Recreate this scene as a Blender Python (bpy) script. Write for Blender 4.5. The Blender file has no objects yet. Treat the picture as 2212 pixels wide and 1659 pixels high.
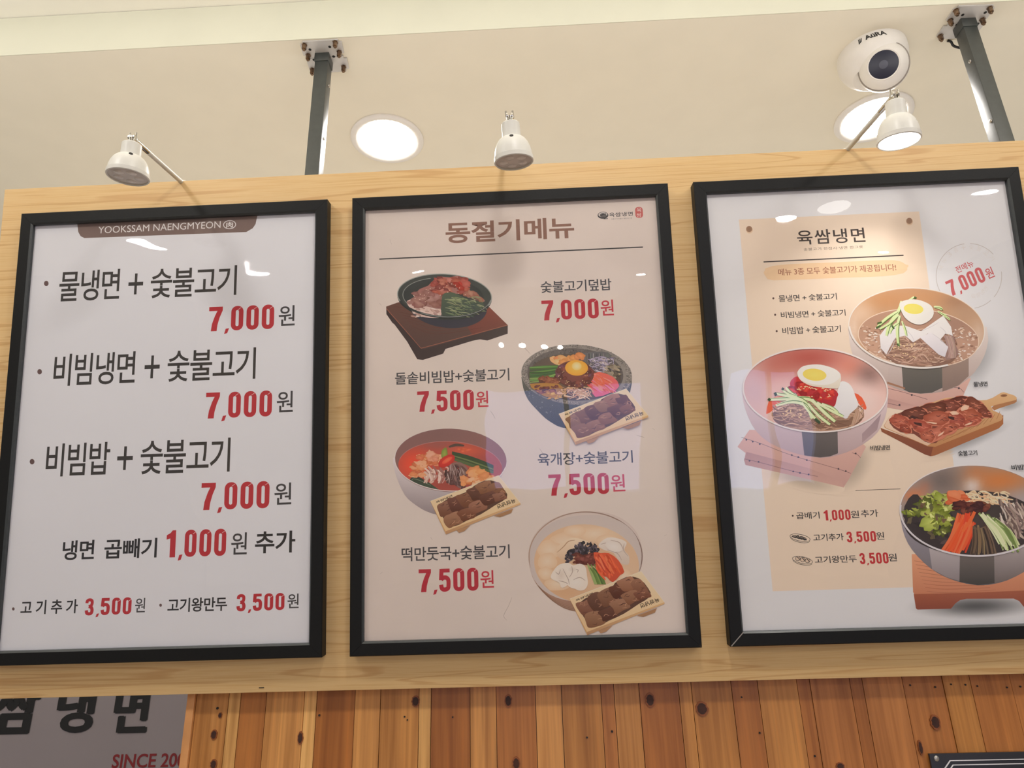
import bpy, bmesh, math, random
from mathutils import Vector, Matrix

SC = bpy.context.scene
COL = SC.collection

# ------------------------------------------------------------------ camera
IMG_W, IMG_H = 2212.0, 1659.0
CX, CY = IMG_W / 2, IMG_H / 2
FPX = 1523.125                       # focal length in pixels of a 2212 px wide frame
YAW, PITCH, ROLL = 0.03405, 0.35057, -0.02657
TILT = 0.18292                       # the menu board leans its top towards the room
BD = 0.99316                         # distance of the picture frames' front plane at eye height
EYE = Vector((0.0, 0.0, 1.6))
cyw, syw, cp, sp = math.cos(YAW), math.sin(YAW), math.cos(PITCH), math.sin(PITCH)
FWD = Vector((-syw * cp, cyw * cp, sp))
_r = Vector((cyw, syw, 0.0))
_u = _r.cross(FWD)
RIGHT = math.cos(ROLL) * _r + math.sin(ROLL) * _u
UP = -math.sin(ROLL) * _r + math.cos(ROLL) * _u
cam_data = bpy.data.cameras.new('camera')
cam_data.sensor_width = 36.0
cam_data.lens = FPX * 36.0 / IMG_W
cam_data.clip_start = 0.02
cam = bpy.data.objects.new('camera', cam_data)
COL.objects.link(cam)
cam.matrix_world = Matrix(((RIGHT.x, UP.x, -FWD.x, EYE.x), (RIGHT.y, UP.y, -FWD.y, EYE.y),
                           (RIGHT.z, UP.z, -FWD.z, EYE.z), (0, 0, 0, 1)))
SC.camera = cam

# ------------------------------------------------------------------ world, exposure, lights
SC.view_settings.view_transform = 'Standard'
SC.view_settings.look = 'None'
SC.view_settings.gamma = 1.0
SC.view_settings.use_curve_mapping = False
SC.view_settings.exposure = 0.0

world = bpy.data.worlds.new('room_ambience')
SC.world = world
world.use_nodes = True
wb = world.node_tree.nodes['Background']
wb.inputs[0].default_value = (1.0, 0.95, 0.91, 1)
wb.inputs[1].default_value = 0.25

HC = 1.6 + 1.03                      # lower ceiling
HU = HC + 0.0905                      # raised ceiling over the customers


def disk_light(name, loc, watts, color=(1, 0.95, 0.88), size=0.15, direction=(0, 0, -1), spread=math.pi):
    l = bpy.data.lights.new(name, 'AREA')
    l.shape = 'DISK'
    l.size = size
    l.energy = watts
    l.color = color
    l.spread = spread
    o = bpy.data.objects.new(name, l)
    o.location = loc
    o.rotation_euler = Vector(direction).to_track_quat('-Z', 'Y').to_euler()
    COL.objects.link(o)
    return o


# ceiling lights over the customers
WHITE = (1, 0.965, 0.92)
for (lx, ly, lw, ls) in ((-2.0, -1.7, 9, 0.17), (2.14, -1.48, 9, 0.12), (-0.87, -3.5, 6, 0.1), (0.82, -3.7, 6, 0.1), (2.36, -2.8, 6, 0.1), (-1.8, -2.63, 6, 0.1), (1.28, -1.68, 6, 0.1),
                         (-0.95, 0.12, 4.6, 0.16), (0.12, 0.1, 4.4, 0.16), (1.15, 0.14, 4.6, 0.16)):
    disk_light('ceiling_lamp_light', (lx, ly, HU - 0.012), lw, WHITE, ls)


def globe_light(name, loc, watts, radius=0.045, color=(1, 0.95, 0.88)):
    l = bpy.data.lights.new(name, 'POINT')
    l.energy = watts
    l.shadow_soft_size = radius
    l.color = color
    o = bpy.data.objects.new(name, l)
    o.location = loc
    COL.objects.link(o)


# small pendants at the far end of the room, an unseen up-light added to brighten the raised ceiling, an added fill hidden behind the plank wall to brighten the lower ceiling
for gx in (-0.33, -0.12, 0.06, 0.22):
    globe_light('pendant_light', (gx, -4.2, 2.2), 2.0, 0.03)
l_ = disk_light('raised_ceiling_fill', (-0.3, 0.42, HU - 0.42), 16, (1, 0.965, 0.89), 0.5, (0, 0, 1))
l_.data.shape = 'RECTANGLE'
l_.data.size, l_.data.size_y = 4.6, 0.1
l_ = disk_light('lower_ceiling_fill', (0.2, 1.4, 1.75), 7.0, (1, 0.975, 0.94), 0.5, (0, 0, 1))
l_.data.shape = 'RECTANGLE'
l_.data.size, l_.data.size_y = 3.4, 0.3

# ------------------------------------------------------------------ helpers


def ray(px, py):
    return (FWD + RIGHT * ((px - CX) / FPX) - UP * ((py - CY) / FPX))


def at_depth(px, py, d):
    return EYE + ray(px, py) * d


def at_z(px, py, z):
    r = ray(px, py)
    return EYE + r * ((z - EYE.z) / r.z)


def at_y(px, py, y):
    r = ray(px, py)
    return EYE + r * (y / r.y)


ST, CT = math.sin(TILT), math.cos(TILT)
NRM = Vector((0, -CT, -ST))
ES = Vector((0, -ST, CT))


def on_board(px, py, off=0.0):
    """pixel -> (x, s) on the plane lying `off` in front of the frames' front plane"""
    q = EYE + Vector((0, BD, 0)) + NRM * off
    r = ray(px, py)
    t = (q - EYE).dot(NRM) / r.dot(NRM)
    p = EYE + r * t - q
    return p.x, p.dot(ES)


def board_pt(x, s, off=0.0):
    return EYE + Vector((x, BD, 0)) + ES * s + NRM * off


def lin(c):
    out = []
    for v in c[:3]:
        v = v / 255.0
        out.append(v / 12.92 if v <= 0.04045 else ((v + 0.055) / 1.055) ** 2.4)
    return tuple(out)


def mesh_obj(name, verts, faces, mat=None, parent=None, smooth=False, cols=None):
    me = bpy.data.meshes.new(name)
    me.from_pydata([tuple(v) for v in verts], [], faces)
    me.update()
    if cols:
        a = me.color_attributes.new('Col', 'FLOAT_COLOR', 'POINT')
        flat = []
        for c in cols:
            flat += [c[0], c[1], c[2], 1.0]
        a.data.foreach_set('color', flat)
    if smooth:
        me.polygons.foreach_set('use_smooth', [True] * len(me.polygons))
    o = bpy.data.objects.new(name, me)
    COL.objects.link(o)
    if mat:
        me.materials.append(mat)
    if parent:
        o.parent = parent
    return o


def bm_obj(name, bm, mat=None, parent=None, smooth=False):
    me = bpy.data.meshes.new(name)
    bmesh.ops.recalc_face_normals(bm, faces=bm.faces[:])
    bm.to_mesh(me)
    bm.free()
    if smooth:
        me.polygons.foreach_set('use_smooth', [True] * len(me.polygons))
        me.set_sharp_from_angle(angle=math.radians(38))
    o = bpy.data.objects.new(name, me)
    COL.objects.link(o)
    if mat:
        me.materials.append(mat)
    if parent:
        o.parent = parent
    return o


def add_box(bm, lo, hi, bevel=0.0, mi=0):
    vs = [bm.verts.new((x, y, z)) for x in (lo[0], hi[0]) for y in (lo[1], hi[1]) for z in (lo[2], hi[2])]
    idx = ((0, 1, 3, 2), (4, 6, 7, 5), (0, 4, 5, 1), (2, 3, 7, 6), (0, 2, 6, 4), (1, 5, 7, 3))
    fs = []
    for f in idx:
        fc = bm.faces.new([vs[i] for i in f])
        fc.material_index = mi
        fs.append(fc)
    if bevel:
        es = list({e for f in fs for e in f.edges})
        bmesh.ops.bevel(bm, geom=es, offset=bevel, segments=2, affect='EDGES', profile=0.6)


def box(name, lo, hi, mat, parent=None, bevel=0.0):
    bm = bmesh.new()
    add_box(bm, lo, hi, bevel)
    return bm_obj(name, bm, mat, parent, smooth=bevel > 0)


def frame_axes(axis):
    a = Vector(axis).normalized()
    t = Vector((1, 0, 0)) if abs(a.x) < 0.9 else Vector((0, 1, 0))
    u = a.cross(t).normalized()
    return a, u, a.cross(u)


def add_lathe(bm, prof, origin, axis, n=40, cap0=True, cap1=True):
    """prof: list of (radius, distance along axis)"""
    a, u, v = frame_axes(axis)
    o = Vector(origin)
    rings = []
    for (r, h) in prof:
        rings.append([bm.verts.new(o + a * h + (u * math.cos(2 * math.pi * i / n) + v * math.sin(2 * math.pi * i / n)) * max(r, 1e-5))
                      for i in range(n)])
    for k in range(len(rings) - 1):
        for i in range(n):
            j = (i + 1) % n
            bm.faces.new((rings[k][i], rings[k][j], rings[k + 1][j], rings[k + 1][i]))
    if cap0:
        bm.faces.new(rings[0])
    if cap1:
        bm.faces.new(rings[-1])


def lathe(name, prof, origin, axis, mat, parent=None, n=40, cap0=True, cap1=True):
    bm = bmesh.new()
    add_lathe(bm, prof, origin, axis, n, cap0, cap1)
    return bm_obj(name, bm, mat, parent, smooth=True)


def add_tube(bm, pts, r, n=14):
    pts = [Vector(p) for p in pts]
    rings = []
    for i, p in enumerate(pts):
        d = (pts[min(i + 1, len(pts) - 1)] - pts[max(i - 1, 0)]).normalized()
        _, u, v = frame_axes(d)
        rings.append([bm.verts.new(p + (u * math.cos(2 * math.pi * k / n) + v * math.sin(2 * math.pi * k / n)) * r) for k in range(n)])
    for a, b in zip(rings, rings[1:]):
        for k in range(n):
            j = (k + 1) % n
            bm.faces.new((a[k], a[j], b[j], b[k]))
    bm.faces.new(rings[0])
    bm.faces.new(rings[-1])


def tube(name, pts, r, mat, parent=None, n=14):
    bm = bmesh.new()
    add_tube(bm, pts, r, n)
    return bm_obj(name, bm, mat, parent, smooth=True)


def thing(name, label, cat, loc, rot=(0, 0, 0), group=None):
    o = bpy.data.objects.new(name, None)
    o.empty_display_size = 0.05
    o.location = loc
    o.rotation_euler = rot
    COL.objects.link(o)
    return tag(o, label, cat, group)


def tag(o, label, cat, group=None):
    o['label'] = label
    o['category'] = cat
    if group:
        o['group'] = group
    return o


def structure(o, label=None):
    o['kind'] = 'structure'
    if label:
        o['label'] = label
    return o


# ------------------------------------------------------------------ materials


def new_mat(name):
    m = bpy.data.materials.new(name)
    m.use_nodes = True
    nt = m.node_tree
    return m, nt, nt.nodes['Principled BSDF']


def ramp(nt, stops):
    n = nt.nodes.new('ShaderNodeValToRGB')
    cr = n.color_ramp
    while len(cr.elements) < len(stops):
        cr.elements.new(0.5)
    for e, (p, c) in zip(cr.elements, stops):
        e.position = p
        e.color = (*c, 1)
    return n


def mapped(nt, scale, kind='Object', rot=(0, 0, 0)):
    tc = nt.nodes.new('ShaderNodeTexCoord')
    mp = nt.nodes.new('ShaderNodeMapping')
    mp.inputs['Scale'].default_value = scale
    mp.inputs['Rotation'].default_value = rot
    nt.links.new(tc.outputs[kind], mp.inputs['Vector'])
    return mp.outputs['Vector']


def plain(name, rgb, rough=0.5, metal=0.0, var=0.06, nscale=60, bump=0.0, spec=0.5, coat=0.0):
    """base colour with a faint mottling, optional fine bump"""
    m, nt, b = new_mat(name)
    c = lin(rgb)
    v = mapped(nt, (1, 1, 1))
    nz = nt.nodes.new('ShaderNodeTexNoise')
    nz.inputs['Scale'].default_value = nscale
    nz.inputs['Detail'].default_value = 3
    nt.links.new(v, nz.inputs['Vector'])
    rp = ramp(nt, [(0.3, tuple(x * (1 - var) for x in c)), (0.7, tuple(min(1, x * (1 + var)) for x in c))])
    nt.links.new(nz.outputs['Fac'], rp.inputs['Fac'])
    nt.links.new(rp.outputs['Color'], b.inputs['Base Color'])
    b.inputs['Roughness'].default_value = rough
    b.inputs['Metallic'].default_value = metal
    b.inputs['Specular IOR Level'].default_value = spec
    b.inputs['Coat Weight'].default_value = coat
    if bump:
        bp = nt.nodes.new('ShaderNodeBump')
        bp.inputs['Strength'].default_value = bump
        bp.inputs['Distance'].default_value = 0.002
        nt.links.new(nz.outputs['Fac'], bp.inputs['Height'])
        nt.links.new(bp.outputs['Normal'], b.inputs['Normal'])
    return m


def emitter(name, rgb, strength):
    m, nt, b = new_mat(name)
    b.inputs['Base Color'].default_value = (0.8, 0.8, 0.8, 1)
    b.inputs['Emission Color'].default_value = (*lin(rgb), 1)
    b.inputs['Emission Strength'].default_value = strength
    return m


def pine():
    """pale pine, grain along X"""
    m, nt, b = new_mat('pale_pine')
    v = mapped(nt, (0.3, 1, 8.0))
    big = nt.nodes.new('ShaderNodeTexNoise')
    big.inputs['Scale'].default_value = 3.2
    big.inputs['Detail'].default_value = 2
    big.inputs['Distortion'].default_value = 0.5
    nt.links.new(v, big.inputs['Vector'])
    v2 = mapped(nt, (2.0, 1, 130.0))
    fine = nt.nodes.new('ShaderNodeTexNoise')
    fine.inputs['Scale'].default_value = 3.0
    fine.inputs['Detail'].default_value = 5
    nt.links.new(v2, fine.inputs['Vector'])
    ww = nt.nodes.new('ShaderNodeMath')          # rings: sine of a smooth field gives cathedral lines
    ww.operation = 'MULTIPLY'
    ww.inputs[1].default_value = 46
    nt.links.new(big.outputs['Fac'], ww.inputs[0])
    sn = nt.nodes.new('ShaderNodeMath')
    sn.operation = 'SINE'
    nt.links.new(ww.outputs[0], sn.inputs[0])
    lines = ramp(nt, [(0.0, (0, 0, 0)), (0.84, (0, 0, 0)), (0.99, (1, 1, 1))])
    nt.links.new(sn.outputs[0], lines.inputs['Fac'])
    base = ramp(nt, [(0.3, lin((222, 178, 118))), (0.5, lin((236, 200, 143))), (0.72, lin((228, 186, 126)))])
    nt.links.new(fine.outputs['Fac'], base.inputs['Fac'])
    mx = nt.nodes.new('ShaderNodeMix')
    mx.data_type = 'RGBA'
    mx.inputs['B'].default_value = (*lin((196, 138, 80)), 1)
    nt.links.new(base.outputs['Color'], mx.inputs['A'])
    md = nt.nodes.new('ShaderNodeMath')
    md.operation = 'MULTIPLY'
    md.inputs[1].default_value = 0.42
    nt.links.new(lines.outputs['Color'], md.inputs[0])
    nt.links.new(md.outputs[0], mx.inputs['Factor'])
    nt.links.new(mx.outputs['Result'], b.inputs['Base Color'])
    b.inputs['Roughness'].default_value = 0.48
    b.inputs['Specular IOR Level'].default_value = 0.35
    return m


def cedar():
    """varnished planks, grain along Z; the hue of each plank sits in the mesh's Col attribute"""
    m, nt, b = new_mat('varnished_cedar')
    at = nt.nodes.new('ShaderNodeAttribute')
    at.attribute_name = 'Col'
    v = mapped(nt, (150, 1, 3.2))
    fine = nt.nodes.new('ShaderNodeTexNoise')
    fine.inputs['Scale'].default_value = 1.6
    fine.inputs['Detail'].default_value = 5
    nt.links.new(v, fine.inputs['Vector'])
    v2 = mapped(nt, (26, 1, 1.4))
    big = nt.nodes.new('ShaderNodeTexNoise')
    big.inputs['Scale'].default_value = 1.3
    big.inputs['Detail'].default_value = 3
    big.inputs['Distortion'].default_value = 1.2
    nt.links.new(v2, big.inputs['Vector'])
    f1 = ramp(nt, [(0.3, (0.8, 0.74, 0.66)), (0.55, (1.0, 1.0, 1.0)), (0.75, (1.15, 1.1, 1.02))])
    nt.links.new(fine.outputs['Fac'], f1.inputs['Fac'])
    f2 = ramp(nt, [(0.3, (0.74, 0.68, 0.58)), (0.5, (1.0, 1.0, 1.0)), (0.7, (1.2, 1.24, 1.25))])
    nt.links.new(big.outputs['Fac'], f2.inputs['Fac'])
    m1 = nt.nodes.new('ShaderNodeMix')
    m1.data_type = 'RGBA'
    m1.blend_type = 'MULTIPLY'
    m1.inputs['Factor'].default_value = 1
    nt.links.new(at.outputs['Color'], m1.inputs['A'])
    nt.links.new(f1.outputs['Color'], m1.inputs['B'])
    m2 = nt.nodes.new('ShaderNodeMix')
    m2.data_type = 'RGBA'
    m2.blend_type = 'MULTIPLY'
    m2.inputs['Factor'].default_value = 1
    nt.links.new(m1.outputs['Result'], m2.inputs['A'])
    nt.links.new(f2.outputs['Color'], m2.inputs['B'])
    nt.links.new(m2.outputs['Result'], b.inputs['Base Color'])
    b.inputs['Roughness'].default_value = 0.42
    return m


def ink():
    m, nt, b = new_mat('printed_ink')
    at = nt.nodes.new('ShaderNodeAttribute')
    at.attribute_name = 'Col'
    nt.links.new(at.outputs['Color'], b.inputs['Base Color'])
    b.inputs['Roughness'].default_value = 0.55
    b.inputs['Specular IOR Level'].default_value = 0.25
    return m


def clear_sheet():
    """glossy clear plastic over the posters, slightly warped"""
    m = bpy.data.materials.new('clear_plastic_sheet')
    m.use_nodes = True
    nt = m.node_tree
    nt.nodes.clear()
    out = nt.nodes.new('ShaderNodeOutputMaterial')
    mix = nt.nodes.new('ShaderNodeMixShader')
    tr = nt.nodes.new('ShaderNodeBsdfTransparent')
    gl = nt.nodes.new('ShaderNodeBsdfGlossy')
    gl.inputs['Roughness'].default_value = 0.012
    ge = nt.nodes.new('ShaderNodeNewGeometry')      # Schlick reflectance, the same from both faces of the thin sheet
    dt = nt.nodes.new('ShaderNodeVectorMath')
    dt.operation = 'DOT_PRODUCT'
    nt.links.new(ge.outputs['Incoming'], dt.inputs[0])
    nt.links.new(ge.outputs['Normal'], dt.inputs[1])

    def mth(op, a, b=None):
        n = nt.nodes.new('ShaderNodeMath')
        n.operation = op
        for k, s in enumerate((a, b)):
            if s is None:
                continue
            if isinstance(s, (int, float)):
                n.inputs[k].default_value = s
            else:
                nt.links.new(s, n.inputs[k])
        return n.outputs[0]
    om = mth('SUBTRACT', 1.0, mth('ABSOLUTE', dt.outputs['Value']))
    fr = mth('ADD', mth('MULTIPLY', mth('POWER', om, 5.0), 0.92), 0.05)
    v = mapped(nt, (1, 1, 1.3))
    nz = nt.nodes.new('ShaderNodeTexNoise')
    nz.inputs['Scale'].default_value = 6.5
    nz.inputs['Detail'].default_value = 1
    nt.links.new(v, nz.inputs['Vector'])
    bp = nt.nodes.new('ShaderNodeBump')
    bp.inputs['Strength'].default_value = 0.22
    bp.inputs['Distance'].default_value = 0.006
    nt.links.new(nz.outputs['Fac'], bp.inputs['Height'])
    nt.links.new(bp.outputs['Normal'], gl.inputs['Normal'])
    nt.links.new(fr, mix.inputs[0])
    nt.links.new(tr.outputs[0], mix.inputs[1])
    nt.links.new(gl.outputs[0], mix.inputs[2])
    nt.links.new(mix.outputs[0], out.inputs['Surface'])
    return m


M = dict(
    ceiling=plain('ceiling_paint', (236, 229, 211), 0.8, var=0.015, nscale=14),
    upper=plain('raised_ceiling_paint', (250, 247, 236), 0.8, var=0.015, nscale=14),
    fascia=plain('fascia_paint', (228, 227, 208), 0.8, var=0.02, nscale=9),
    wall=plain('cream_wall_paint', (226, 218, 200), 0.8, var=0.02, nscale=12),
    floor=plain('floor_tile', (176, 164, 148), 0.5, var=0.1, nscale=7),
    pine=pine(), cedar=cedar(), ink=ink(), sheet=clear_sheet(),
    gap=plain('shadow_gap_wood', (52, 28, 14), 0.7),
    knot=plain('wood_knot', (60, 28, 14), 0.6, var=0.4, nscale=90),
    knot_ring=plain('wood_knot_ring', (138, 76, 34), 0.5, var=0.25, nscale=120),
    frame=plain('black_frame_lacquer', (17, 18, 19), 0.5, var=0.12, nscale=300, bump=0.05, spec=0.3),
    frame_edge=plain('frame_inner_edge', (56, 60, 62), 0.35, var=0.1, nscale=200),
    backing=plain('grey_backing_card', (120, 112, 104), 0.9),
    white_paint=plain('white_enamel', (232, 230, 222), 0.38, var=0.02),
    white_plastic=plain('white_plastic', (236, 232, 226), 0.35, var=0.015),
    chrome=plain('chrome', (214, 212, 206), 0.14, 1.0, var=0.05),
    brass=plain('brass_bolt', (128, 106, 88), 0.3, 1.0, var=0.3, nscale=200),
    plate=plain('zinc_plate', (206, 203, 200), 0.4, 0.25, var=0.05, nscale=40),
    pole=plain('dark_green_black_enamel', (42, 48, 46), 0.4, var=0.2, nscale=90, bump=0.06, spec=1.0),
    hole=plain('dark_hole', (20, 18, 17), 0.6),
    lens_off=plain('dull_lamp_lens', (196, 186, 178), 0.22, var=0.1, nscale=40),
    lens_cell=plain('lamp_lens_cell', (222, 214, 208), 0.15, var=0.15, nscale=80),
    black_plastic=plain('black_plastic', (16, 16, 18), 0.3, var=0.1),
    black_sign=plain('black_sign_lacquer', (30, 28, 32), 0.35, var=0.1),
    white_line=plain('white_sign_ink', (225, 223, 226), 0.5, var=0.02),
    steel=plain('steel_screw', (190, 186, 178), 0.3, 0.9, var=0.1),
    banner=plain('grey_banner_vinyl', (152, 145, 149), 0.55, var=0.03, nscale=5),
    logo_ink=plain('black_logo_ink', (26, 27, 29), 0.5),
    lamp_glow=emitter('lit_diffuser', (255, 250, 244), 55.0),
    spot_glow=emitter('lit_spot_lens', (255, 252, 246), 6.0),
    window_glow=emitter('daylight_window', (166, 184, 255), 2.5),
)
_cd = M['black_plastic']
cam_glass, nt_, b_ = new_mat('camera_lens_glass')
b_.inputs['Base Color'].default_value = (*lin((16, 18, 46)), 1)
b_.inputs['Roughness'].default_value = 0.3
b_.inputs['Coat Weight'].default_value = 0.0
M['cam_glass'] = cam_glass

# ------------------------------------------------------------------ the room
YE = at_z(1106, 61.5, HC).y           # edge where the ceiling steps up
YB = 1.72                             # wall far behind the menu board
structure(box('ceiling', (-3.2, YE, HC), (3.2, YB, HC + 0.07), M['ceiling']), 'cream lower ceiling above the menu board')
structure(box('trim_1', (-3.2, YE - 0.0015, HC), (3.2, YE - 0.0005, HU), M['fascia']), 'cream vertical step between the two ceiling heights')
structure(box('ceiling_raised', (-3.2, -4.6, HU + 0.001), (3.2, YE + 0.3, HU + 0.06), M['upper']), 'bright raised ceiling over the room')
structure(box('wall_back', (-3.2, YB, 0), (3.2, YB + 0.1, HC + 0.09), M['wall']))
structure(box('floor', (-3.2, -4.6, -0.08), (3.2, YB + 0.1, 0), M['floor']))
# front of the shop behind the viewer: wall with a wide daylight window, seen only as a reflection
bm = bmesh.new()
WZ0, WZ1 = 0.8, 1.85
WINS = ((-0.55, 1.05), (1.75, 2.6))
add_box(bm, (-3.2, -4.7, 0), (WINS[0][0], -4.6, HU))
add_box(bm, (WINS[0][1], -4.7, 0), (WINS[1][0], -4.6, HU))
add_box(bm, (WINS[1][1], -4.7, 0), (3.2, -4.6, HU))
for w0, w1_ in WINS:
    add_box(bm, (w0, -4.7, 0), (w1_, -4.6, WZ0))
    add_box(bm, (w0, -4.7, WZ1), (w1_, -4.6, HU))
structure(bm_obj('wall_front', bm, M['wall']))
for k, (w0, w1_) in enumerate(WINS):
    structure(box('window_%d' % (k + 1), (w0, -4.68, WZ0), (w1_, -4.66, WZ1), M['window_glow']))
    bm = bmesh.new()
    n_ = 2
    for i in range(n_ + 1):
        fx = w0 + (w1_ - w0 - 0.05) * i / n_
        add_box(bm, (fx, -4.66, WZ0), (fx + 0.05, -4.6, WZ1))
    structure(bm_obj('trim_%d' % (4 + k), bm, M['white_paint']))

# plank wall below the board
YP = 1.043
PLK = [426.6, 496.2, 521.9, 577, 659, 685.8, 768.1, 823, 905.6, 931.7, 1015.3, 1071.2, 1155.5, 1211.7, 1296.4, 1324.8, 1379, 1463.7,
       1491.6, 1577.6, 1634.5, 1719.2, 1747.4, 1833.4, 1860.5, 1946.9, 2032.6, 2091.5, 2178.2]
PCOL = [(204, 142, 76), (222, 168, 100), (178, 112, 53), (210, 148, 82), (224, 170, 102), (170, 104, 45), (206, 144, 78), (196, 134, 68), (218, 164, 96), (170, 104, 45), (204, 142, 76), (178, 112, 53), (208, 146, 80), (192, 130, 64), (178, 112, 53), (200, 138, 72), (170, 104, 45), (194, 132, 66), (190, 128, 62), (174, 108, 49), (194, 132, 66), (174, 108, 49), (184, 118, 59), (178, 112, 53), (190, 124, 65), (184, 118, 59), (190, 128, 62), (178, 112, 53), (184, 118, 59)]


def plank_x(px):
    return at_y(px, 1500 - 0.0226 * px, YP).x


xs = [plank_x(p) for p in PLK]
random.seed(5)
while xs[-1] < 2.6:
    xs.append(xs[-1] + random.choice((0.062, 0.042, 0.02, 0.058)))
verts, faces, cols = [], [], []
ZT = 2.12


def pbox(lo, hi, c):
    n = len(verts)
    for x in (lo[0], hi[0]):
        for y in (lo[1], hi[1]):
            for z in (lo[2], hi[2]):
                verts.append((x, y, z))
                cols.append(c)
    for f in ((0, 1, 3, 2), (4, 6, 7, 5), (0, 4, 5, 1), (2, 3, 7, 6), (0, 2, 6, 4), (1, 5, 7, 3)):
        faces.append([n + i for i in f])


for i in range(len(xs) - 1):
    c = lin(PCOL[i]) if i < len(PCOL) else lin(random.choice(PCOL))
    dy = random.uniform(0, 0.0012)
    pbox((xs[i] + 0.0004, YP + dy, 0), (xs[i + 1] - 0.0004, YP + 0.018, ZT), c)
pbox((xs[0], YP + 0.006, 0), (xs[-1], YP + 0.04, ZT - 0.003), lin((70, 36, 16)))
wp = structure(mesh_obj('wall_planks', verts, faces, M['cedar'], cols=cols), 'varnished cedar plank wall below the menu board')
ex = at_y(408.5, 1497, YP).x
structure(box('trim_3', (ex, YP - 0.004, 0), (xs[0] - 0.0005, YP + 0.04, ZT), plain('end_trim_wood', (212, 150, 92), 0.45, var=0.12, nscale=30), bevel=0.001))
# knots let into the planks
KN = [(462.7, 1587, 5, 7), (461.7, 1651, 5, 7), (649, 1594, 4, 9), (898, 1514.8, 6, 8), (1098, 1513.8, 5.5, 9), (1115, 1649, 5.5, 9),
      (1404, 1512, 7, 10), (1516, 1530.6, 9, 10), (2020, 1560, 7, 10), (1815, 1655, 6, 5), (1988, 1615, 3, 10), (476, 1545, 3, 4)]
for mname, k, off in (('knot_ring', 1.35, 0.0010), ('knot', 1.0, 0.0014)):
    bm = bmesh.new()
    for (px, py, rx, ry) in KN:
        c = at_y(px, py, YP)
        n = 18
        vs = [bm.verts.new((c.x + k * rx * 0.00068 * math.cos(6.2832 * i / n) * (1 + 0.12 * math.sin(3 * i + px)), YP - off,
                            c.z + k * ry * 0.00068 * math.sin(6.2832 * i / n))) for i in range(n)]
        bot = [bm.verts.new((v.co.x, YP + 0.004, v.co.z)) for v in vs]
        bm.faces.new(vs)
        for i in range(n):
            bm.faces.new((vs[i], vs[(i + 1) % n], bot[(i + 1) % n], bot[i]))
    bm_obj('knots' if mname == 'knot' else 'knot_rings', bm, M[mname], wp)

# nail holes along the plank tops
bm = bmesh.new()
for (px, py, r_) in ((1966, 1480, 1.6), (2020, 1484, 1.7), (2054, 1478, 1.6), (2085, 1479, 1.7), (2111, 1482, 1.5), (2175, 1485, 1.6), (2204, 1483, 1.6), (1602, 1506, 1.6),
                     (1641, 1583, 1.8), (874, 1548, 1.6), (880, 1555, 1.5), (1268, 1593, 1.8), (978, 1549, 1.5), (1322, 1580, 2.2), (470, 1530, 2.4), (690, 1545, 2), (1760, 1633, 1.8)):
    c = at_y(px, py, YP)
    add_lathe(bm, [(r_ * 0.00068, 0), (r_ * 0.00068, 0.0012)], (c.x, YP + 0.0002, c.z), (0, -1, 0), 10)
bm_obj('nail_holes', bm, M['hole'], wp)

# ------------------------------------------------------------------ text as geometry
_tc = {}


def text_mesh(body, bold=0.0, space=1.0, shear=0.0):
    """filled outline of a string, ink box normalised to 0..1; returns (points, faces, aspect)"""
    key = (body, bold, space, shear)
    if key in _tc:
        return _tc[key]
    cu = bpy.data.curves.new('t', 'FONT')
    cu.body = body
    cu.resolution_u = 4
    cu.offset = bold
    cu.space_character = space
    cu.shear = shear
    o = bpy.data.objects.new('t', cu)
    COL.objects.link(o)
    bpy.context.view_layer.update()
    me = o.to_mesh()
    vs = [(v.co.x, v.co.y) for v in me.vertices]
    fs = [tuple(p.vertices) for p in me.polygons]
    o.to_mesh_clear()
    bpy.data.objects.remove(o)
    bpy.data.curves.remove(cu)
    x0, x1 = min(v[0] for v in vs), max(v[0] for v in vs)
    y0, y1 = min(v[1] for v in vs), max(v[1] for v in vs)
    r = ([((x - x0) / (x1 - x0), (y - y0) / (y1 - y0)) for x, y in vs], fs, (x1 - x0) / (y1 - y0))
    _tc[key] = r
    return r


def smooth_path(pts, k=5, closed=False):
    if len(pts) < 3:
        return [tuple(p) for p in pts]
    out = []
    n = len(pts)
    rng = range(n if closed else n - 1)
    for i in rng:
        p0 = pts[(i - 1) % n] if closed or i > 0 else pts[i]
        p1, p2 = pts[i], pts[(i + 1) % n]
        p3 = pts[(i + 2) % n] if closed or i + 2 < n else p2
        for j in range(k):
            t = j / k
            out.append(tuple(0.5 * (2 * b + (c - a) * t + (2 * a - 5 * b + 4 * c - d) * t * t + (3 * b - a - 3 * c + d) * t ** 3)
                             for a, b, c, d in zip(p0, p1, p2, p3)))
    if not closed:
        out.append(tuple(pts[-1]))
    return out


def ribbon(pts, w):
    """outline quads of a stroke; w is a width or a list of widths"""
    n = len(pts)
    ws = w if isinstance(w, (list, tuple)) else [w] * n
    L, R = [], []
    for i in range(n):
        a, b = pts[max(i - 1, 0)], pts[min(i + 1, n - 1)]
        dx, dy = b[0] - a[0], b[1] - a[1]
        l = math.hypot(dx, dy) or 1
        nx, ny = -dy / l * ws[i] / 2, dx / l * ws[i] / 2
        L.append((pts[i][0] + nx, pts[i][1] + ny))
        R.append((pts[i][0] - nx, pts[i][1] - ny))
    return L, R


def rrect(x0, y0, x1, y1, r, k=6):
    pts = []
    for cx, cy, a in ((x1 - r, y1 - r, 0), (x0 + r, y1 - r, 90), (x0 + r, y0 + r, 180), (x1 - r, y0 + r, 270)):
        for j in range(k + 1):
            t = math.radians(a + 90 * j / k)
            pts.append((cx + r * math.cos(t), cy + r * math.sin(t)))
    return pts


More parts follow.
